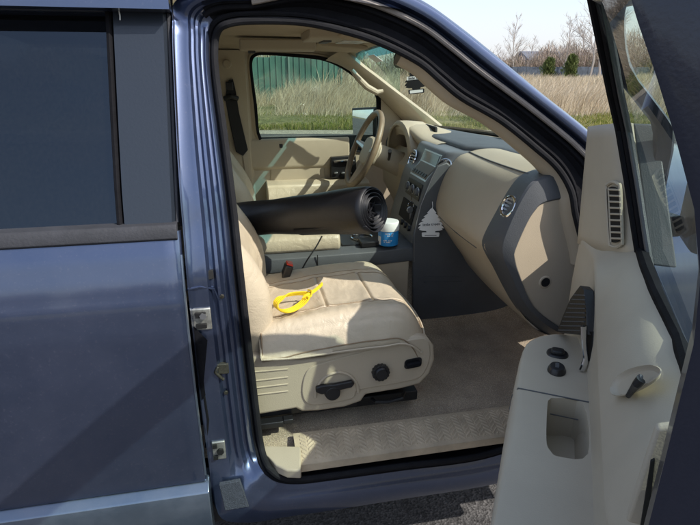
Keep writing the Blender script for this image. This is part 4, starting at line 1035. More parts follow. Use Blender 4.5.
# release handle: ribbed dark triangle and bright lever
t0, t1, t2 = dps(586, 286, .385), dps(562, 331, .30), dps(593, 335, .45)
b = MB(); tri = [dps(586, 286, .385), dps(590, 290, .405), dps(592.5, 312, .43), dps(593, 336, .45), dps(562, 333, .30), dps(568, 317, .32), dps(576, 299, .35)]
tri = [p+DN*.012 for p in tri]
b.prism(tri, -DN*.02); hb = b.ob('handle_escutcheon', black, door, bevel=.002)
b = MB()
for k in range(9):
    y = 296+4.4*k; t = (y-286)/47; b.tube([at(585.5-21*t, y, Y=at(585.5-21*t, y, X=t0.x+(t1.x-t0.x)*t).y)+DN*.0145+DA*-.0, dps(592.2, y+.5, .435)+DN*.0145], .0014, 5)
b.ob('escutcheon_ribs', slate, hb)
def hq(px, py, s, o=.014): return dps(px, py, s)+DN*0
hs = [hq(583.5, 326, .452), hq(584.5, 345, .455), hq(585.5, 360, .46), hq(582, 370, .462)]
b = MB(); b.tube(cr(hs, 4), [.0062]*5+[.0056]*4+[.0072]*4, 10, sx=.8); b.ob('release_lever', chrome, door)
b = MB(); b.prism([hq(587, 331, .445), hq(593.5, 331, .45), hq(594, 388, .50), hq(590, 384, .48), hq(586, 370, .45)], -DN*.01); b.ob('handle_recess', void, door, bevel=.002)
# lock button in its scoop on the bolster
rc = [(615, 396), (613.5, 388), (619, 379), (632, 371), (650, 367), (661, 369), (664, 374), (656, 382), (640, 391), (626, 397)]
def led(px, py, off=0.0):
    # the sloping bolster face as a plane through three of its stations
    A_, B_, C_ = D(.58, -.0125, 1.24), D(.92, -.003, 1.262), D(.76, -.048, 1.348)
    n = (B_-A_).cross(C_-A_).normalized()
    if n.dot(DN) < 0: n = -n
    d = ray(px, py); t = (A_+n*(.010+off)-CAM).dot(n)/d.dot(n); return CAM+d*t, n
pts_ = [led(*p) for p in rc]; n_l = pts_[0][1]; ppp = cr([p for p, _ in pts_], 4, True); cc = sum(ppp, Vector())/len(ppp)
b = MB(); b.loft([[cc+(p-cc)*k-n_l*dz for p in ppp] for k, dz in ((1.02, -.0035), (1.0, -.0045), (.93, -.001), (.82, .002), (.6, .0015), (.2, .001))], caps=False)
b.bm.faces.new(b.bm.verts[-len(ppp):]) if False else None
sc_o = b.ob('lock_scoop', beige2, door, angle=80)
b = MB(); b.prism([cc+(p-cc)*.8-n_l*.002 for p in ppp], n_l*.001); b.ob('scoop_floor', beige2, sc_o)
b = MB(); b.tube([led(628, 396, .002)[0], led(633, 389, .006)[0], led(637, 384, .012)[0], led(641, 379.5, .012)[0]], [.003, .004, .005, .0055], 8); lb = b.ob('lock_button', black, door)
b = MB(); b.disc(led(640.5, 380, .010)[0], n_l, .006, .004, 12); b.ob('button_cap', red if False else slate, lb, bevel=.001)
b = MB(); b.tube([led(626, 352-1, .001)[0]], .001) if False else None
# map pocket and speaker low on the door
b = MB(); b.loft([[D(s, o, z) for o, z in ((.0, .84), (.045, .85), (.10, .84), (.105, .72), (.08, .63), (.0, .62))] for s in (.25, .30, .95, 1.0)]); b.ob('map_pocket', beige2, door, bevel=.01)
b = MB(); b.disc(D(.2, .02, .78), DN, .075, .01, 36, .07); b.ob('speaker_grille', slate, door, bevel=.003)
b = MB(); b.tube([D(1.168, -.05, 1.33), D(1.168, -.05, .62)], .007, 8); b.tube([D(-.11, -.03, 1.28), D(-.11, -.03, .62)], .010, 8); b.ob('door_seal', rubber, door)
# outside mirror and handle
b = MB(); b.loft([[D(s, o, z) for o, z in ((-.20, 1.32), (-.20, 1.50), (-.38, 1.52), (-.42, 1.42), (-.38, 1.31))] for s in (.05, .12, .22)]); om = b.ob('outside_mirror', black, door, bevel=.02)
b = MB(); b.box(D(.12, -.17, 1.36), (.05, .05, .05)); b.ob('mirror_arm', black, om, bevel=.01)
b = MB(); b.tube([D(.9, -.15, 1.15), D(.92, -.18, 1.15), D(1.04, -.18, 1.15), D(1.06, -.15, 1.15)], .012, 8); b.ob('outside_handle', black, door)
# ================================================================== LOOSE THINGS
def settle(root, loc):
    loc = Vector(loc); root.location = loc
    for ch in root.children: ch.location = ch.location-loc
# rolled black bundle
roll = empty('rolled_sheeting'); tag(roll, 'thick black roll of vinyl sheeting lying across the beige front seats', 'roll')
e1 = Vector((.392, .335, 1.296)); e0 = Vector((-.042, .80, 1.163)); e0 = e1+(e0-e1)*1.3; ra = (e1-e0).normalized()
ru = ra.orthogonal().normalized(); rw = ra.cross(ru)
b = MB(); L_ = (e1-e0).length; rg = []
for k in range(40):
    t = k/39
    rr0 = .0615+.0115*max(0, (t-.25)/.75)**1.3+.0016*math.sin(t*9)+.0012*math.sin(t*23)
    if t > .985: rr0 -= .003
    rg.append([e0+ra*L_*t+(ru*math.cos(a)+rw*math.sin(a))*(rr0+.0012*noise.noise(Vector((math.cos(a)*2, math.sin(a)*2, t*12)))) for a in [2*math.pi*m/48 for m in range(48)]])
rg[-1:] = [rg[-1]]
b.loft(rg, caps=False); b.ob('outer_wrap', rollm, roll, solid=.003)
b = MB(); P1 = []; P2 = []
for k in range(420):
    a = k*.075; r = .0715-.0019*a
    if r < .030: break
    jig = .004*math.sin(a*.9)+.005*noise.noise(Vector((a, 0, 0))); r += .0022*noise.noise(Vector((a*.6, 3, 0)))
    P1.append(e1+ra*(.004+jig)+(ru*math.cos(a)+rw*math.sin(a))*r); P2.append(e1-ra*.30+(ru*math.cos(a)+rw*math.sin(a))*r)
b.loft([P1, P2], closed=False, caps=False); b.ob('coiled_layers', rollm, roll, solid=.0022)
b = MB()
for a0, a1 in ((.3, 3.3), (1.1, 4.4), (1.9, 5.3)):
    for dz, r_ in ((.0, .031),):
        pa, pb_ = [e1+ra*(-.008+dz)+(ru*math.cos(a)+rw*math.sin(a))*r_ for a in (a0, a1)]
        b.tube([pa, (pa+pb_)/2-ra*.006+ru*.004, pb_], .0035, 6)
b.tube([e1-ra*.012+(ru*math.cos(a)+rw*math.sin(a))*.022 for a in [2*math.pi*k/16 for k in range(16)]], .003, 6, closed=True)
b.ob('crumpled_core', MATS['rubber'], roll)
b = MB(); b.disc(e1-ra*.14, ra, .068, .004, 32); b.ob('core_plug', void, roll)
settle(roll, e0-Vector((0, 0, .07)))
# thin black cord from the roll to the buckle
b = MB(); b.tube(cr([at(322, 236, Y=.62), at(316, 247, Y=.62), at(306, 262, Y=.615), at(298, 277, Y=.61), at(292, 286, Y=.61)], 5), .0028, 6)
cord = b.ob('thin_cord', belt); tag(cord, 'thin black cord hanging from the black roll down to the seat by the buckle', 'cord')
# yellow cord loop
def top(x, y): return x
yl = []
loopc = [(276, 303), (277, 308), (283, 311), (291, 310), (300, 305), (306, 299), (309, 294.5)]
lo2 = [(305, 293.5), (297, 293.5), (287, 295), (280, 298.5)]
tail = [(309, 294), (314, 291), (319, 287), (322, 284)]
zs = 1.022
b = MB()
def yz(p, dz=0, j=0): return at(p[0]+j, p[1], Z=zs+dz)
for k in range(4):
    j = (k-1.5)*1.35; dz = .0032*k
    pts = [yz((x+.9*j, y+.9*j*(1 if y > 298 else -1)*.7), dz, 0) for x, y in loopc+lo2]
    b.tube(cr(pts, 5, True), .0030, 6, closed=True)
for k in range(4):
    j = (k-1.5)*.9
    pts = [yz((304-k*.6, 297+j), .006), yz((309, 294+j*.8), .012)]+[yz((x, y+j*.8), .014+.002*math.sin(k)) for x, y in tail[1:]]
    b.tube(cr(pts, 5), .0029, 6)
pts = [yz((307, 297), .016), yz((311, 296), .012), yz((311.5, 291), .020), yz((308, 290), .016)]
b.tube(cr(pts, 5), .003, 6)
yo = b.ob('yellow_cord_bundle', yellow); tag(yo, 'loop of bright yellow cord tied in a bundle on the beige seat cushion', 'cord')
# tub of wipes
tb = empty('plastic_tub'); tag(tb, 'small round white tub with a blue label on the grey centre console', 'tub')
tc_ = at(390, 245, Z=1.048)+Vector((0, .03, 0)); tc_.z = 1.043
def cyl(parts, nm, m, **k):
    e = MB(); e.loft([[tc_+Vector((r*math.cos(a), r*math.sin(a), z)) for a in [2*math.pi*i/40 for i in range(40)]] for r, z in parts]); return e.ob(nm, m, tb, **k)
cyl([(.038, 0), (.041, .003), (.0415, .066), (.040, .070)], 'tub_body', bluelab, bevel=.001)
cyl([(.0435, .062), (.044, .066), (.0425, .094), (.040, .098), (.030, .099)], 'tub_lid', whitep, bevel=.001)
b = MB()
vd = Vector((CAM.x-tc_.x, CAM.y-tc_.y, 0)).normalized(); a_c = math.atan2(vd.y, vd.x)
def band(a0, a1, z0, z1, r, nm, m):
    e = MB(); e.loft([[tc_+Vector((r*math.cos(a_c+a0+(a1-a0)*i/10), r*math.sin(a_c+a0+(a1-a0)*i/10), z)) for i in range(11)] for z in (z0, z1)], closed=False, caps=False); e.ob(nm, m, tb)
band(-1.25, -.75, .006, .040, .0421, 'white_panel', whitep)
for z, a0, a1 in ((.052, -.3, .55), (.044, -.1, .5), (.024, -.45, .4), (.018, -.4, .35)):
    for k in range(7):
        if (k*7+int(z*1000)) % 5: band(a0+(a1-a0)*k/7, a0+(a1-a0)*(k+.7)/7, z, z+.004, .0422, 'label_print', mat('print_white_%d_%d' % (k, int(z*1000)), (.6, .72, .8), .4) if False else whitep)
settle(tb, tc_)
# tree shaped air fresheners
def tree_card(c, h, right, up, nm, label, m, bands, cat='air freshener'):
    rt_ = empty(nm); tag(rt_, label, cat)
    half = [(0, 1.0), (.05, .97), (.10, .90), (.16, .84), (.12, .82), (.22, .74), (.27, .70), (.20, .68), (.30, .62), (.33, .57), (.25, .56), (.38, .49), (.42, .43), (.33, .43), (.40, .36), (.44, .30), (.36, .30), (.40, .25), (.30, .22), (.16, .21), (.14, .16), (.28, .155), (.30, .13), (.29, .02), (.26, 0), (0, 0)]
    half = [(x, 1-(1-y)) for x, y in half]
    P = [(x, y) for x, y in half]+[(-x, y) for x, y in half[-2:0:-1]]
    nrm = right.cross(up).normalized()
    if nrm.dot(CAM-c) < 0: nrm = -nrm
    W = lambda x, y, o=0: c+right*(x*h)+up*((y-1)*h)+nrm*o
    e = MB(); e.prism([W(x, y) for x, y in P], nrm*.0018); e.ob('tree_card', m, rt_, smooth=False)
    for bb in bands:
        x0, x1, y0, y1, mm = bb[:5]
        e = MB(); e.prism([W(x0, y0, .0018), W(x1, y0, .0018), W(x1, y1, .0018), W(x0, y1, .0018)], nrm*.0006); e.ob('printed_band', mm, rt_, smooth=False)
    e = MB(); e.tube([W(0, .97, .001), W(.02, 1.06, .001), W(.0, 1.22, .001)], .0013, 5); e.ob('hanging_string', cardw, rt_)
    return rt_, W
rgt = Vector((.98, -.199, 0)).normalized()
bc = at(415.5, 65, Y=.86)
t1_, W1 = tree_card(bc, .106, (rgt+Vector((0, 0, .10))).normalized(), Vector((-.08, 0, 1)).normalized(), 'tree_air_freshener', 'black tree shaped air freshener hanging from the mirror in front of the windscreen', black, [(-.34, .34, .50, .62, whitep), (-.24, .24, .03, .13, whitep)])
wtc = hk+Vector((0, -.012, -.012)); wtc = at(432, 208, Y=.688)
t2_, W2 = tree_card(wtc, .118, rgt, Vector((0, 0, 1)), 'tree_air_freshener', 'white tree shaped air freshener hanging on the dark side of the centre stack', cardw, [(-.2, .2, .05, .065, inkm)])
def text(nm, body, W, x, y, size, m, par, right, up, nrm, hgt):
    cu = bpy.data.curves.new(nm, 'FONT'); cu.body = body; cu.size = size; cu.align_x = 'CENTER'; cu.align_y = 'CENTER'; cu.extrude = .0003
    o = bpy.data.objects.new(nm, cu); COL.objects.link(o); cu.materials.append(m)
    M = Matrix((right, up, nrm)).transposed().to_4x4(); M.translation = W(x, y, .0030); o.matrix_world = M
    dg = bpy.context.evaluated_depsgraph_get(); me = bpy.data.meshes.new_from_object(o.evaluated_get(dg)); me.transform(M); bpy.data.objects.remove(o)
    o = bpy.data.objects.new(nm, me); COL.objects.link(o); o.parent = par
    return o
for tr_, W_, s_z, y_, rr_, uu_, mm, words in ((t2_, W2, .0165, .44, (rgt+Vector((0, 0, .08))).normalized(), None, inkm, 'little trees'),):
    n_ = rr_.cross(Vector((0, 0, 1))).normalized(); u2 = n_.cross(rr_).normalized()
    text('printed_words', words, W_, 0, y_, s_z, mm, tr_, rr_, u2, n_, 0)
r1 = (rgt+Vector((0, 0, .10))).normalized(); n1 = r1.cross(Vector((0, 0, 1))).normalized()
text('printed_words', 'little trees', W1, 0, .56, .014, inkm, t1_, r1, n1.cross(r1).normalized(), n1, 0)
settle(t1_, bc-Vector((0, 0, .106))); settle(t2_, wtc-Vector((0, 0, .118)))
# keys hanging by the column
kb = at(411, 205, Y=.79); ky = empty('key_ring'); tag(ky, 'silver keys on a ring hanging from the centre stack behind the black roll', 'keys')
b = MB(); b.tube([kb+Vector((.012*math.cos(a), 0, .014*math.sin(a))) for a in [2*math.pi*k/18 for k in range(18)]], .0015, 6, closed=True); b.tube([kb+Vector((0, 0, .014)), at(411.5, 188, Y=.83)], .002, 5); b.ob('split_ring', chrome, ky)
b = MB(); b.prism([kb+Vector(v) for v in ((-.006, 0, -.012), (.006, 0, -.012), (.005, 0, -.060), (-.003, 0, -.060))], (0, .003, 0)); b.prism([kb+Vector(v) for v in ((.004, .006, -.012), (.018, .006, -.016), (.024, .006, -.05), (.012, .006, -.052))], (0, .003, 0)); b.ob('key', chrome, ky)
b = MB(); b.disc(kb+Vector((-.004, -.004, -.02)), (0, 1, 0), .014, .006, 16); b.ob('key_fob', silver, ky, bevel=.002)
settle(ky, kb-Vector((0, 0, .06)))
# ================================================================== THE PLACE AROUND
import numpy as np
rng = np.random.default_rng(3)
def ground_mat(name, c1, c2, sc1, c3=None, sc2=60, bump=.5, dist=.01):
    m = bpy.data.materials.new(name); m.use_nodes = True; nt = m.node_tree; N, L = nt.nodes, nt.links
    b = N['Principled BSDF']; b.inputs['Roughness'].default_value = .95; b.inputs['Specular IOR Level'].default_value = .25
    tc = N.new('ShaderNodeTexCoord')
    n = N.new('ShaderNodeTexNoise'); n.inputs['Scale'].default_value = sc1; n.inputs['Detail'].default_value = 10; n.inputs['Roughness'].default_value = .7
    L.new(tc.outputs['Object'], n.inputs['Vector'])
    r = N.new('ShaderNodeValToRGB'); r.color_ramp.elements[0].position = .35; r.color_ramp.elements[1].position = .65
    r.color_ramp.elements[0].color = (*c1, 1); r.color_ramp.elements[1].color = (*c2, 1); L.new(n.outputs['Fac'], r.inputs['Fac'])
    v = N.new('ShaderNodeTexVoronoi'); v.inputs['Scale'].default_value = sc2; L.new(tc.outputs['Object'], v.inputs['Vector'])
    mx = N.new('ShaderNodeMix'); mx.data_type = 'RGBA'; mx.blend_type = 'OVERLAY'; mx.inputs[0].default_value = .45
    sep = N.new('ShaderNodeSeparateColor'); L.new(v.outputs['Color'], sep.inputs[0])
    L.new(r.outputs[0], mx.inputs[6]); L.new(sep.outputs[0], mx.inputs[7]); L.new(mx.outputs[2], b.inputs['Base Color'])
    bp = N.new('ShaderNodeBump'); bp.inputs['Strength'].default_value = bump; bp.inputs['Distance'].default_value = dist
    L.new(v.outputs['Distance'], bp.inputs['Height']); L.new(bp.outputs[0], b.inputs['Normal'])
    return m
def sheet(name, x0, x1, y0, y1, z, m):
    b = MB(); b.poly([(x0, y0, z), (x1, y0, z), (x1, y1, z), (x0, y1, z)]); o = b.ob(name, m, smooth=False); tag(o, kind='structure'); return o
sheet('ground', -1500, 1500, -1500, 1500, -.008, ground_mat('dry_soil', (.10, .09, .05), (.20, .17, .09), .3, sc2=8))
def yo_(x): return -1.6-.2*min(max(x, -60), 42)
def slab(name, x0, x1, ya, yb, z, m):
    b = MB(); xs = [x0, -60, 42, x1]
    b.loft([[Vector((x, ya if ya < 0 else ya+yo_(x), z)), Vector((x, yb+yo_(x), z))] for x in xs], closed=False, caps=False); o = b.ob(name, m, smooth=False); tag(o, kind='structure'); return o
slab('road', -300, 400, -9, 16.4, 0, ground_mat('asphalt', (.062, .060, .060), (.11, .105, .103), 1.2, sc2=110))
slab('verge', -300, 400, 16.4, 17.5, .004, ground_mat('gravel_verge', (.22, .19, .15), (.36, .32, .25), 4, sc2=40))
# low earth bank the field stands on, gently uneven
b = MB(); NXg, NYg = 120, 30; V = []
for j in range(NYg+1):
    row = []
    for i in range(NXg+1):
        x = -40+(200)*i/NXg; y = 17.5+103*(j/NYg)**1.6
        z = .008+min(1, (y-17.5)/3)*(.05+.18*(noise.noise(Vector((x*.07, y*.09, 0)))+.4))
        row.append(b.bm.verts.new((x, y+yo_(x), max(.008, z))))
    V.append(row)
for j in range(NYg):
    for i in range(NXg): b.bm.faces.new((V[j][i], V[j][i+1], V[j+1][i+1], V[j+1][i]))
o = b.ob('field', ground_mat('field_soil', (.07, .085, .025), (.20, .17, .08), .5, sc2=14), angle=180); tag(o, kind='structure')

def rand_mat(name, cols, rough=.8, trans=.0):
    m = bpy.data.materials.new(name); m.use_nodes = True; nt = m.node_tree; N, L = nt.nodes, nt.links
    b = N['Principled BSDF']; b.inputs['Roughness'].default_value = rough; b.inputs['Specular IOR Level'].default_value = .2
    g_ = N.new('ShaderNodeNewGeometry'); r = N.new('ShaderNodeValToRGB'); cr_ = r.color_ramp; cr_.interpolation = 'LINEAR'
    while len(cr_.elements) < len(cols): cr_.elements.new(.5)
    for i, c in enumerate(cols): cr_.elements[i].position = i/(len(cols)-1); cr_.elements[i].color = (*c, 1)
    L.new(g_.outputs['Random Per Island'], r.inputs['Fac']); L.new(r.outputs[0], b.inputs['Base Color'])
    tr = N.new('ShaderNodeBsdfTranslucent'); L.new(r.outputs[0], tr.inputs[0]); mx = N.new('ShaderNodeMixShader'); mx.inputs[0].default_value = trans
    L.new(b.outputs[0], mx.inputs[1]); L.new(tr.outputs[0], mx.inputs[2]); L.new(mx.outputs[0], N['Material Output'].inputs['Surface'])
    return m
def blades(name, P, H, W, lean, m, label=None, cat=None):
    """many curved blades: P base points (n,3), H heights, W widths, lean (n,2) tip offset"""
    n = len(P); ang = rng.uniform(0, math.pi, n); dx, dy = np.cos(ang), np.sin(ang)
    V = np.zeros((n, 5, 3))
    V[:, 0] = P; V[:, 1] = P
    V[:, 0, 0] -= dx*W/2; V[:, 0, 1] -= dy*W/2; V[:, 1, 0] += dx*W/2; V[:, 1, 1] += dy*W/2
    mid = P.copy(); mid[:, 0] += lean[:, 0]*.35; mid[:, 1] += lean[:, 1]*.35; mid[:, 2] += H*.6
    V[:, 2] = mid; V[:, 3] = mid; V[:, 2, 0] += dx*W*.4; V[:, 2, 1] += dy*W*.4; V[:, 3, 0] -= dx*W*.4; V[:, 3, 1] -= dy*W*.4
    tip = P.copy(); tip[:, :2] += lean; tip[:, 2] += H; V[:, 4] = tip
    me = bpy.data.meshes.new(name); me.vertices.add(n*5); me.vertices.foreach_set('co', V.reshape(-1))
    base = np.arange(n)[:, None]*5
    quads = (base+np.array([0, 1, 2, 3])).reshape(-1); tris = (base+np.array([3, 2, 4])).reshape(-1)
    loops = np.concatenate([quads, tris]); me.loops.add(len(loops)); me.loops.foreach_set('vertex_index', loops)
    starts = np.concatenate([np.arange(n)*4, n*4+np.arange(n)*3]); me.polygons.add(2*n); me.polygons.foreach_set('loop_start', starts)
    try: me.polygons.foreach_set('loop_total', np.concatenate([np.full(n, 4), np.full(n, 3)]))
    except Exception: pass
    me.update(calc_edges=True); me.validate(); me.materials.append(m)
    o = bpy.data.objects.new(name, me); COL.objects.link(o)
    if label: tag(o, label, cat, kind='stuff')
    return o
# visible wedge: bearing of a point seen from the camera, only grow where the picture could look
def wedge(n, y0, y1, pad=6, xl=-3, k=1.15):
    y = rng.uniform(y0, y1, n); x0 = -pad+0*y; x1 = (y+1.2)*k+pad*.4
    return rng.uniform(0, 1, n)*(x1-x0)+x0, y
def YO(x): return -1.6-.2*np.clip(x, -60, 42)
def nz(x, y, s, o=0): return np.array([noise.noise(Vector((a*s, b_*s, o))) for a, b_ in zip(x, y)])
# short green verge grass
x, y = wedge(60000, 17.5, 23.5); y = y+YO(x); P = np.stack([x, y, np.full_like(x, .01)], 1)
H = rng.uniform(.07, .22, len(x))*(1+.9*nz(x, y, .5)); ln = rng.normal(0, .06, (len(x), 2))
blades('verge_grass', P, H, rng.uniform(.015, .03, len(x)), ln, rand_mat('verge_grass_leaf', [(.10, .13, .02), (.17, .20, .035), (.27, .25, .07), (.36, .30, .14)], trans=.3), 'short green and yellowing grass along the road edge', 'grass')
# tall dry stalks
x, y = wedge(90000, 20.8, 32); dens = nz(x, y, .45, 5)+.5*nz(x, y, 1.3, 8); keep = (dens > -.28)*((y-20.8)/2.2 > rng.uniform(0, 1, len(x))); x, y, dens = x[keep > 0], y[keep > 0], dens[keep > 0]
P = np.stack([x, y+YO(x), np.full_like(x, .05)], 1); H = rng.uniform(.45, 1.25, len(x))*(1+.7*dens)*np.clip((y-20)/4, .4, 1)
ln = np.stack([rng.normal(.42, .38, len(x)), rng.normal(-.05, .25, len(x))], 1)*H[:, None]*(1+.8*nz(x, y, .5, 2))[:, None]
dry = rand_mat('dry_grass_stalk', [(.36, .28, .18), (.52, .42, .28), (.64, .54, .38), (.72, .63, .49), (.42, .30, .20)], trans=.25)
blades('dry_grass', P, H, rng.uniform(.008, .022, len(x)), ln, dry, 'tall pale dry grass leaning in the wind before the green fence', 'dry grass')
# farther dry grass out to the grey fence
n = 90000; y = 32+(92-32)*rng.uniform(0, 1, n)**1.2; x = -6+(y*1.15+8)*rng.uniform(0, 1, n); k_ = (y > 32)&(x > 4.5+(y-32)*.15); x, y = x[k_], y[k_]; y = y+YO(x)*np.clip((95-y)/50, 0, 1)
dens = nz(x, y, .10, 9); P = np.stack([x, y, np.full_like(x, .12)], 1); H = rng.uniform(.5, 1.3, len(x))*(1+.8*dens)
ln = np.stack([rng.normal(.2, .3, len(x)), rng.normal(0, .2, len(x))], 1)*H[:, None]
blades('far_dry_grass', P, H, rng.uniform(.03, .07, len(x)), ln, dry, 'tall pinkish dry grass filling the field before the grey fence', 'dry grass')

# ---- green corrugated fence
gf = empty('green_metal_fence'); tag(gf, 'tall green corrugated metal fence behind the dry grass', 'fence')
fgreen = mat('green_sheet', (.065, .155, .125), .6, var=.25, vscale=1.2, stretch=(1, 1, .3))
fx0, fx1 = -9.0, 5.9; fyy = lambda x: 30.5-.03*x
npan = 15
for k in range(npan):
    xa = fx0+(fx1-fx0)*k/npan; xb = fx0+(fx1-fx0)*(k+1)/npan
    b = MB(); pts = []; m_ = 3
    for i in range(m_):
        w = (xb-xa)/m_; x = xa+w*i
        pts += [(x, 0), (x+w*.80, 0), (x+w*.86, .05), (x+w*.94, .05)]
    hgt = 2.52+.05*math.sin(k*2.3)+.02*(k % 2)
    b.loft([[Vector((px_, fyy(px_)-dy, z)) for px_, dy in pts+[(xb, 0)]] for z in (.1, hgt)], closed=False, caps=False)
    b.ob('fence_panel', fgreen, gf, smooth=False, solid=.004)
for k in range(6):
    x = fx0+(fx1-fx0)*k/5; b = MB(); b.box((x, fyy(x)-.09, 1.3), (.09, .07, 2.6)); b.ob('fence_post', mat('post_green', (.14, .22, .19), .6) if k == 0 else MATS['post_green'], gf, smooth=False)
# ---- grey blue fence far right
bf = empty('grey_board_fence'); tag(bf, 'long blue grey board fence far across the dry field on the right', 'fence')
fgrey = mat('weathered_board', (.062, .078, .105), .8, var=.35, vscale=.8)
for k in range(26):
    xa = 30+3.6*k; y0 = 88+.10*(xa-30); b = MB()
    for i in range(6): b.box((xa+.3+.6*i, y0+.03*(i % 2), 1.35+.03*math.sin(i*5+k)), (.57, .04, 2.5))
    b.ob('fence_panel', fgrey, bf, smooth=False)
# ---- house behind the fence
hs_ = empty('low_house'); tag(hs_, 'low grey roofed house half hidden by the bare wood', 'house')
hx_, hy_ = 72, 118
b = MB(); b.box((hx_, hy_, 2.2), (15, 8, 4.4)); b.ob('wall', mat('house_wall', (.35, .33, .30), .8), hs_, smooth=False)
b = MB(); b.prism([(hx_-8, hy_-4.6, 4.2), (hx_-8, hy_+4.6, 4.2), (hx_-8, hy_, 6.2)], (16, 0, 0)); b.ob('roof', mat('house_roof', (.12, .13, .16), .8, var=.2, vscale=2), hs_, smooth=False)
for dx in (-5, -1.5, 2.5, 5.5):
    b = MB(); b.box((hx_+dx, hy_-4.02, 2.6), (1.1, .08, 1.3)); b.ob('window', void, hs_, smooth=False)
# ---- bare trees
def bare_tree(x, y, h, seed, label, m, thick=1.0):
    rd = random.Random(seed); root = empty('bare_tree', None, (x, y, 0)); tag(root, label, 'tree', 'bare trees beyond the field')
    T = MB(); Cb = MB()
    def grow(bm_, p, d, L_, r, lvl):
        n = 5 if lvl < 2 else 3; path = [p]; q = p
        for i in range(n):
            d = (d+Vector((rd.gauss(0, .10), rd.gauss(0, .10), rd.gauss(.03, .05)))).normalized(); q = q+d*L_/n; path.append(q)
        bm_.tube(path, [r*(1-.75*i/n) for i in range(n+1)], 5 if lvl < 2 else 3)
        return path
    tr = grow(T, Vector((0, 0, 0)), Vector((rd.gauss(0, .05), 0, 1)), h, .013*h*thick, 0)
    for k in range(34):
        t = .22+.76*rd.random(); i = min(4, int(t*5)); p = tr[i].lerp(tr[i+1], t*5-i); a = rd.uniform(0, 6.28); el = rd.uniform(.5, 1.1)
        d = Vector((math.cos(a)*math.cos(el), math.sin(a)*math.cos(el), math.sin(el))); L1 = h*(.34*(1.08-t)+.05)*rd.uniform(.7, 1.2)
        b1 = grow(Cb, p, d, L1, .0042*h*(1.15-t)*thick, 1)
        for kk in range(7):
            t2 = rd.uniform(.25, 1); i2 = min(4, int(t2*5)); p2 = b1[i2].lerp(b1[i2+1], t2*5-i2)
            d2 = (d+Vector((rd.gauss(0, .5), rd.gauss(0, .5), rd.gauss(.2, .3)))).normalized(); b2 = grow(Cb, p2, d2, L1*rd.uniform(.25, .5), .0018*h*thick, 2)
            for k3 in range(3):
                p3 = b2[rd.randint(1, 3)]; d3 = (d2+Vector((rd.gauss(0, .5), rd.gauss(0, .5), rd.gauss(.2, .3)))).normalized(); grow(Cb, p3, d3, L1*.18, .0011*h*thick, 2)
    T.ob('trunk', m, root); Cb.ob('crown', m, root)
def bear(px, dist):  # ground position along the bearing of a pixel column
    az = YAW+math.atan((px-350)/559.0); return CAM.x+math.sin(az)*dist, CAM.y+math.cos(az)*dist
tw = rand_mat('twig_bark', [(.30, .25, .22), (.42, .36, .32), (.50, .44, .40)]); tw2 = rand_mat('twig_dark', [(.16, .12, .10), (.26, .20, .16), (.34, .26, .22)])
for i, (px_, ds, h, lab, mm) in enumerate((
 (514, 118, 12.0, 'pale bare tree standing highest at the left end of the far wood', tw),
 (527, 122, 8.5, 'small bare tree just right of the pale tree at the left end of the wood', tw),
 (541, 120, 7.5, 'low bare tree right above the grey house roof', tw2),
 (560, 116, 11.6, 'bare tree rising between the two evergreen shrubs', tw),
 (583, 112, 10.0, 'bare tree right of the evergreen shrubs', tw2),
 (590, 100, 16.5, 'tall thin bare tree reaching above the far wood beside the open door', tw),
 (601, 108, 18.0, 'tallest bare tree, seen right against the frame of the open door', tw),
 (649, 90, 13.0, 'bare tree seen through the window of the open door', tw2),
 (505, 125, 7.5, 'short bare tree nearest the slanting windscreen pillar', tw2))):
    x_, y_ = bear(px_, ds); bare_tree(x_, y_, h, 11+i, lab, mm, 1.0 if h > 11 else .8)
# ---- evergreen shrubs
def shrub(px_, ds, h, w, seed, label):
    x_, y_ = bear(px_, ds); rd = np.random.default_rng(seed); root = empty('evergreen_shrub', None, (x_, y_, 0)); tag(root, label, 'shrub', 'evergreen shrubs beyond the grey fence')
    n = 2600; t = rd.uniform(0, 1, n)**.8; a = rd.uniform(0, 2*math.pi, n); rad = w/2*np.sqrt(np.clip(1-(np.abs(t-.35)/.66)**2, .02, 1))*(.72+.30*np.sin(a*3+t*9+seed)+.28*np.sin(a*7+t*23+seed*2))*rd.uniform(.35, 1.1, n)
    P = np.stack([rad*np.cos(a), rad*np.sin(a), .3+t*(h-.3)], 1); ln = np.stack([np.cos(a), np.sin(a)], 1)*rd.uniform(.05, .4, n)[:, None]
    o = blades('foliage', P, rd.uniform(.15, .5, n), np.full(n, .13), ln, evg); o.parent = root
    b = MB(); b.tube([(0, 0, 0), (.05, 0, h*.5), (0, 0, h*.85)], [.12, .08, .03], 6); b.ob('stem', bark, root)
evg = rand_mat('evergreen_leaf', [(.08, .11, .035), (.15, .185, .06), (.23, .25, .10)])
shrub(548, 98, 3.7, 2.2, 1, 'dark green rounded shrub, the left one of the two before the bare wood')
shrub(570, 98, 4.2, 2.2, 2, 'broader olive green shrub, the right one of the two before the bare wood')
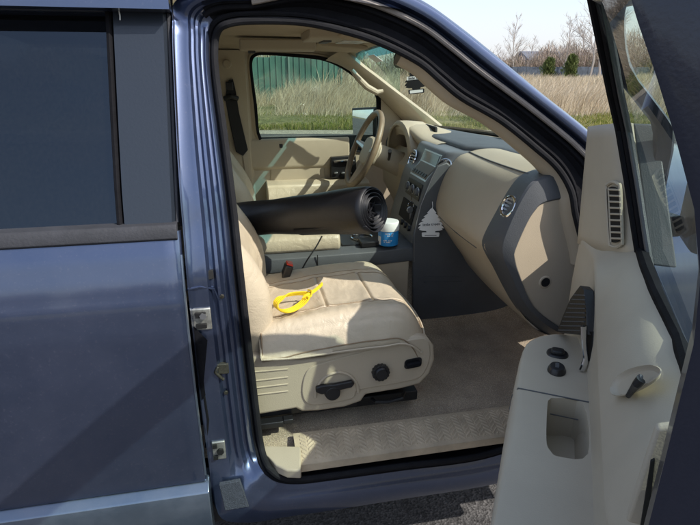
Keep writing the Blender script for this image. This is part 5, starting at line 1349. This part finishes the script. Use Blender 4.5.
# ---- the bare wood: a mass of twigs
def wood(name, n, az0, az1, d0, d1, hfun, label, m):
    az = rng.uniform(az0, az1, n); d = rng.uniform(d0, d1, n); hh = hfun(az)*rng.uniform(.25, 1, n)**.7
    t = rng.uniform(.0, 1, n); P = np.stack([CAM.x+np.sin(az)*d, CAM.y+np.cos(az)*d, hh*t*.8], 1)
    ln = rng.normal(0, .7, (n, 2)); blades(name, P, np.minimum(rng.uniform(.3, 1.7, n), hh*.5), rng.uniform(.04, .13, n), ln, m, label, 'wood')
wm = rand_mat('wood_twigs', [(.20, .15, .12), (.34, .26, .21), (.44, .36, .30), (.28, .25, .16)])
def hprof(az):
    return 6.6+4.2*np.clip((az-.50)/.14, -.3, 1)+1.0*np.sin(az*60)+.8*np.sin(az*143+1)
wood('far_wood', 110000, .30, .95, 122, 150, hprof, 'brown leafless wood along the horizon', wm)
wood('wood_behind_fence', 26000, -.45, .42, 55, 75, lambda a: 4.2+1.1*np.sin(a*40)+.7*np.sin(a*97), 'leafless trees showing over the green fence', rand_mat('wood_twigs_pale', [(.20, .17, .12), (.36, .32, .24), (.22, .24, .12)]))
wood('wood_across_the_road', 40000, 2.2, 4.6, 38, 52, lambda a: 6.0+1.3*np.sin(a*23)+.9*np.sin(a*61), 'leafless wood on the far side behind the photographer', wm)

# ================================================================== SKY AND SUN
S = Vector((1.30, -1.0, 1.58)).normalized()
w = bpy.data.worlds.new('World'); sc.world = w; w.use_nodes = True; nt = w.node_tree; N, L = nt.nodes, nt.links
bg = N['Background']; sky = N.new('ShaderNodeTexSky'); sky.sky_type = 'NISHITA'; sky.sun_disc = False
sky.sun_elevation = math.asin(S.z); sky.sun_rotation = math.atan2(S.x, S.y); sky.air_density = 1.1; sky.dust_density = 1.6; sky.altitude = 100
tc = N.new('ShaderNodeTexCoord'); mp = N.new('ShaderNodeMapping'); mp.inputs['Scale'].default_value = (1.2, 1.2, 4.5); L.new(tc.outputs['Generated'], mp.inputs[0])
n = N.new('ShaderNodeTexNoise'); n.inputs['Scale'].default_value = 1.9; n.inputs['Detail'].default_value = 9; n.inputs['Roughness'].default_value = .56; L.new(mp.outputs[0], n.inputs['Vector'])
r = N.new('ShaderNodeMapRange'); r.inputs[1].default_value = .40; r.inputs[2].default_value = .68; r.inputs[3].default_value = .50; r.inputs[4].default_value = .95; L.new(n.outputs['Fac'], r.inputs[0])
mx = N.new('ShaderNodeMix'); mx.data_type = 'RGBA'; mx.inputs[7].default_value = (3.9, 4.0, 4.55, 1)
sx = N.new('ShaderNodeSeparateXYZ'); L.new(tc.outputs['Generated'], sx.inputs[0])
hz_ = N.new('ShaderNodeMapRange'); hz_.inputs[1].default_value = 0; hz_.inputs[2].default_value = .42; hz_.inputs[3].default_value = 1.0; hz_.inputs[4].default_value = .35; L.new(sx.outputs[2], hz_.inputs[0])
hm_ = N.new('ShaderNodeMath'); hm_.operation = 'MULTIPLY'; L.new(r.outputs[0], hm_.inputs[0]); L.new(hz_.outputs[0], hm_.inputs[1])
L.new(hm_.outputs[0], mx.inputs[0]); L.new(sky.outputs[0], mx.inputs[6]); L.new(mx.outputs[2], bg.inputs['Color']); bg.inputs['Strength'].default_value = .15
sl = bpy.data.lights.new('sun', 'SUN'); sl.energy = 3.5; sl.angle = R(.5); sl.color = (1, .95, .87); so = bpy.data.objects.new('sun', sl); COL.objects.link(so)
so.rotation_euler = S.to_track_quat('Z', 'Y').to_euler(); so.location = (3, -3, 6)
sc.view_settings.view_transform = 'Standard'; sc.view_settings.look = 'None'; sc.view_settings.gamma = 1; sc.view_settings.exposure = .68
try: sc.view_settings.use_curve_mapping = False
except Exception: pass
sc.cycles.max_bounces = 10; sc.cycles.transparent_max_bounces = 16; sc.cycles.diffuse_bounces = 5; sc.cycles.glossy_bounces = 4
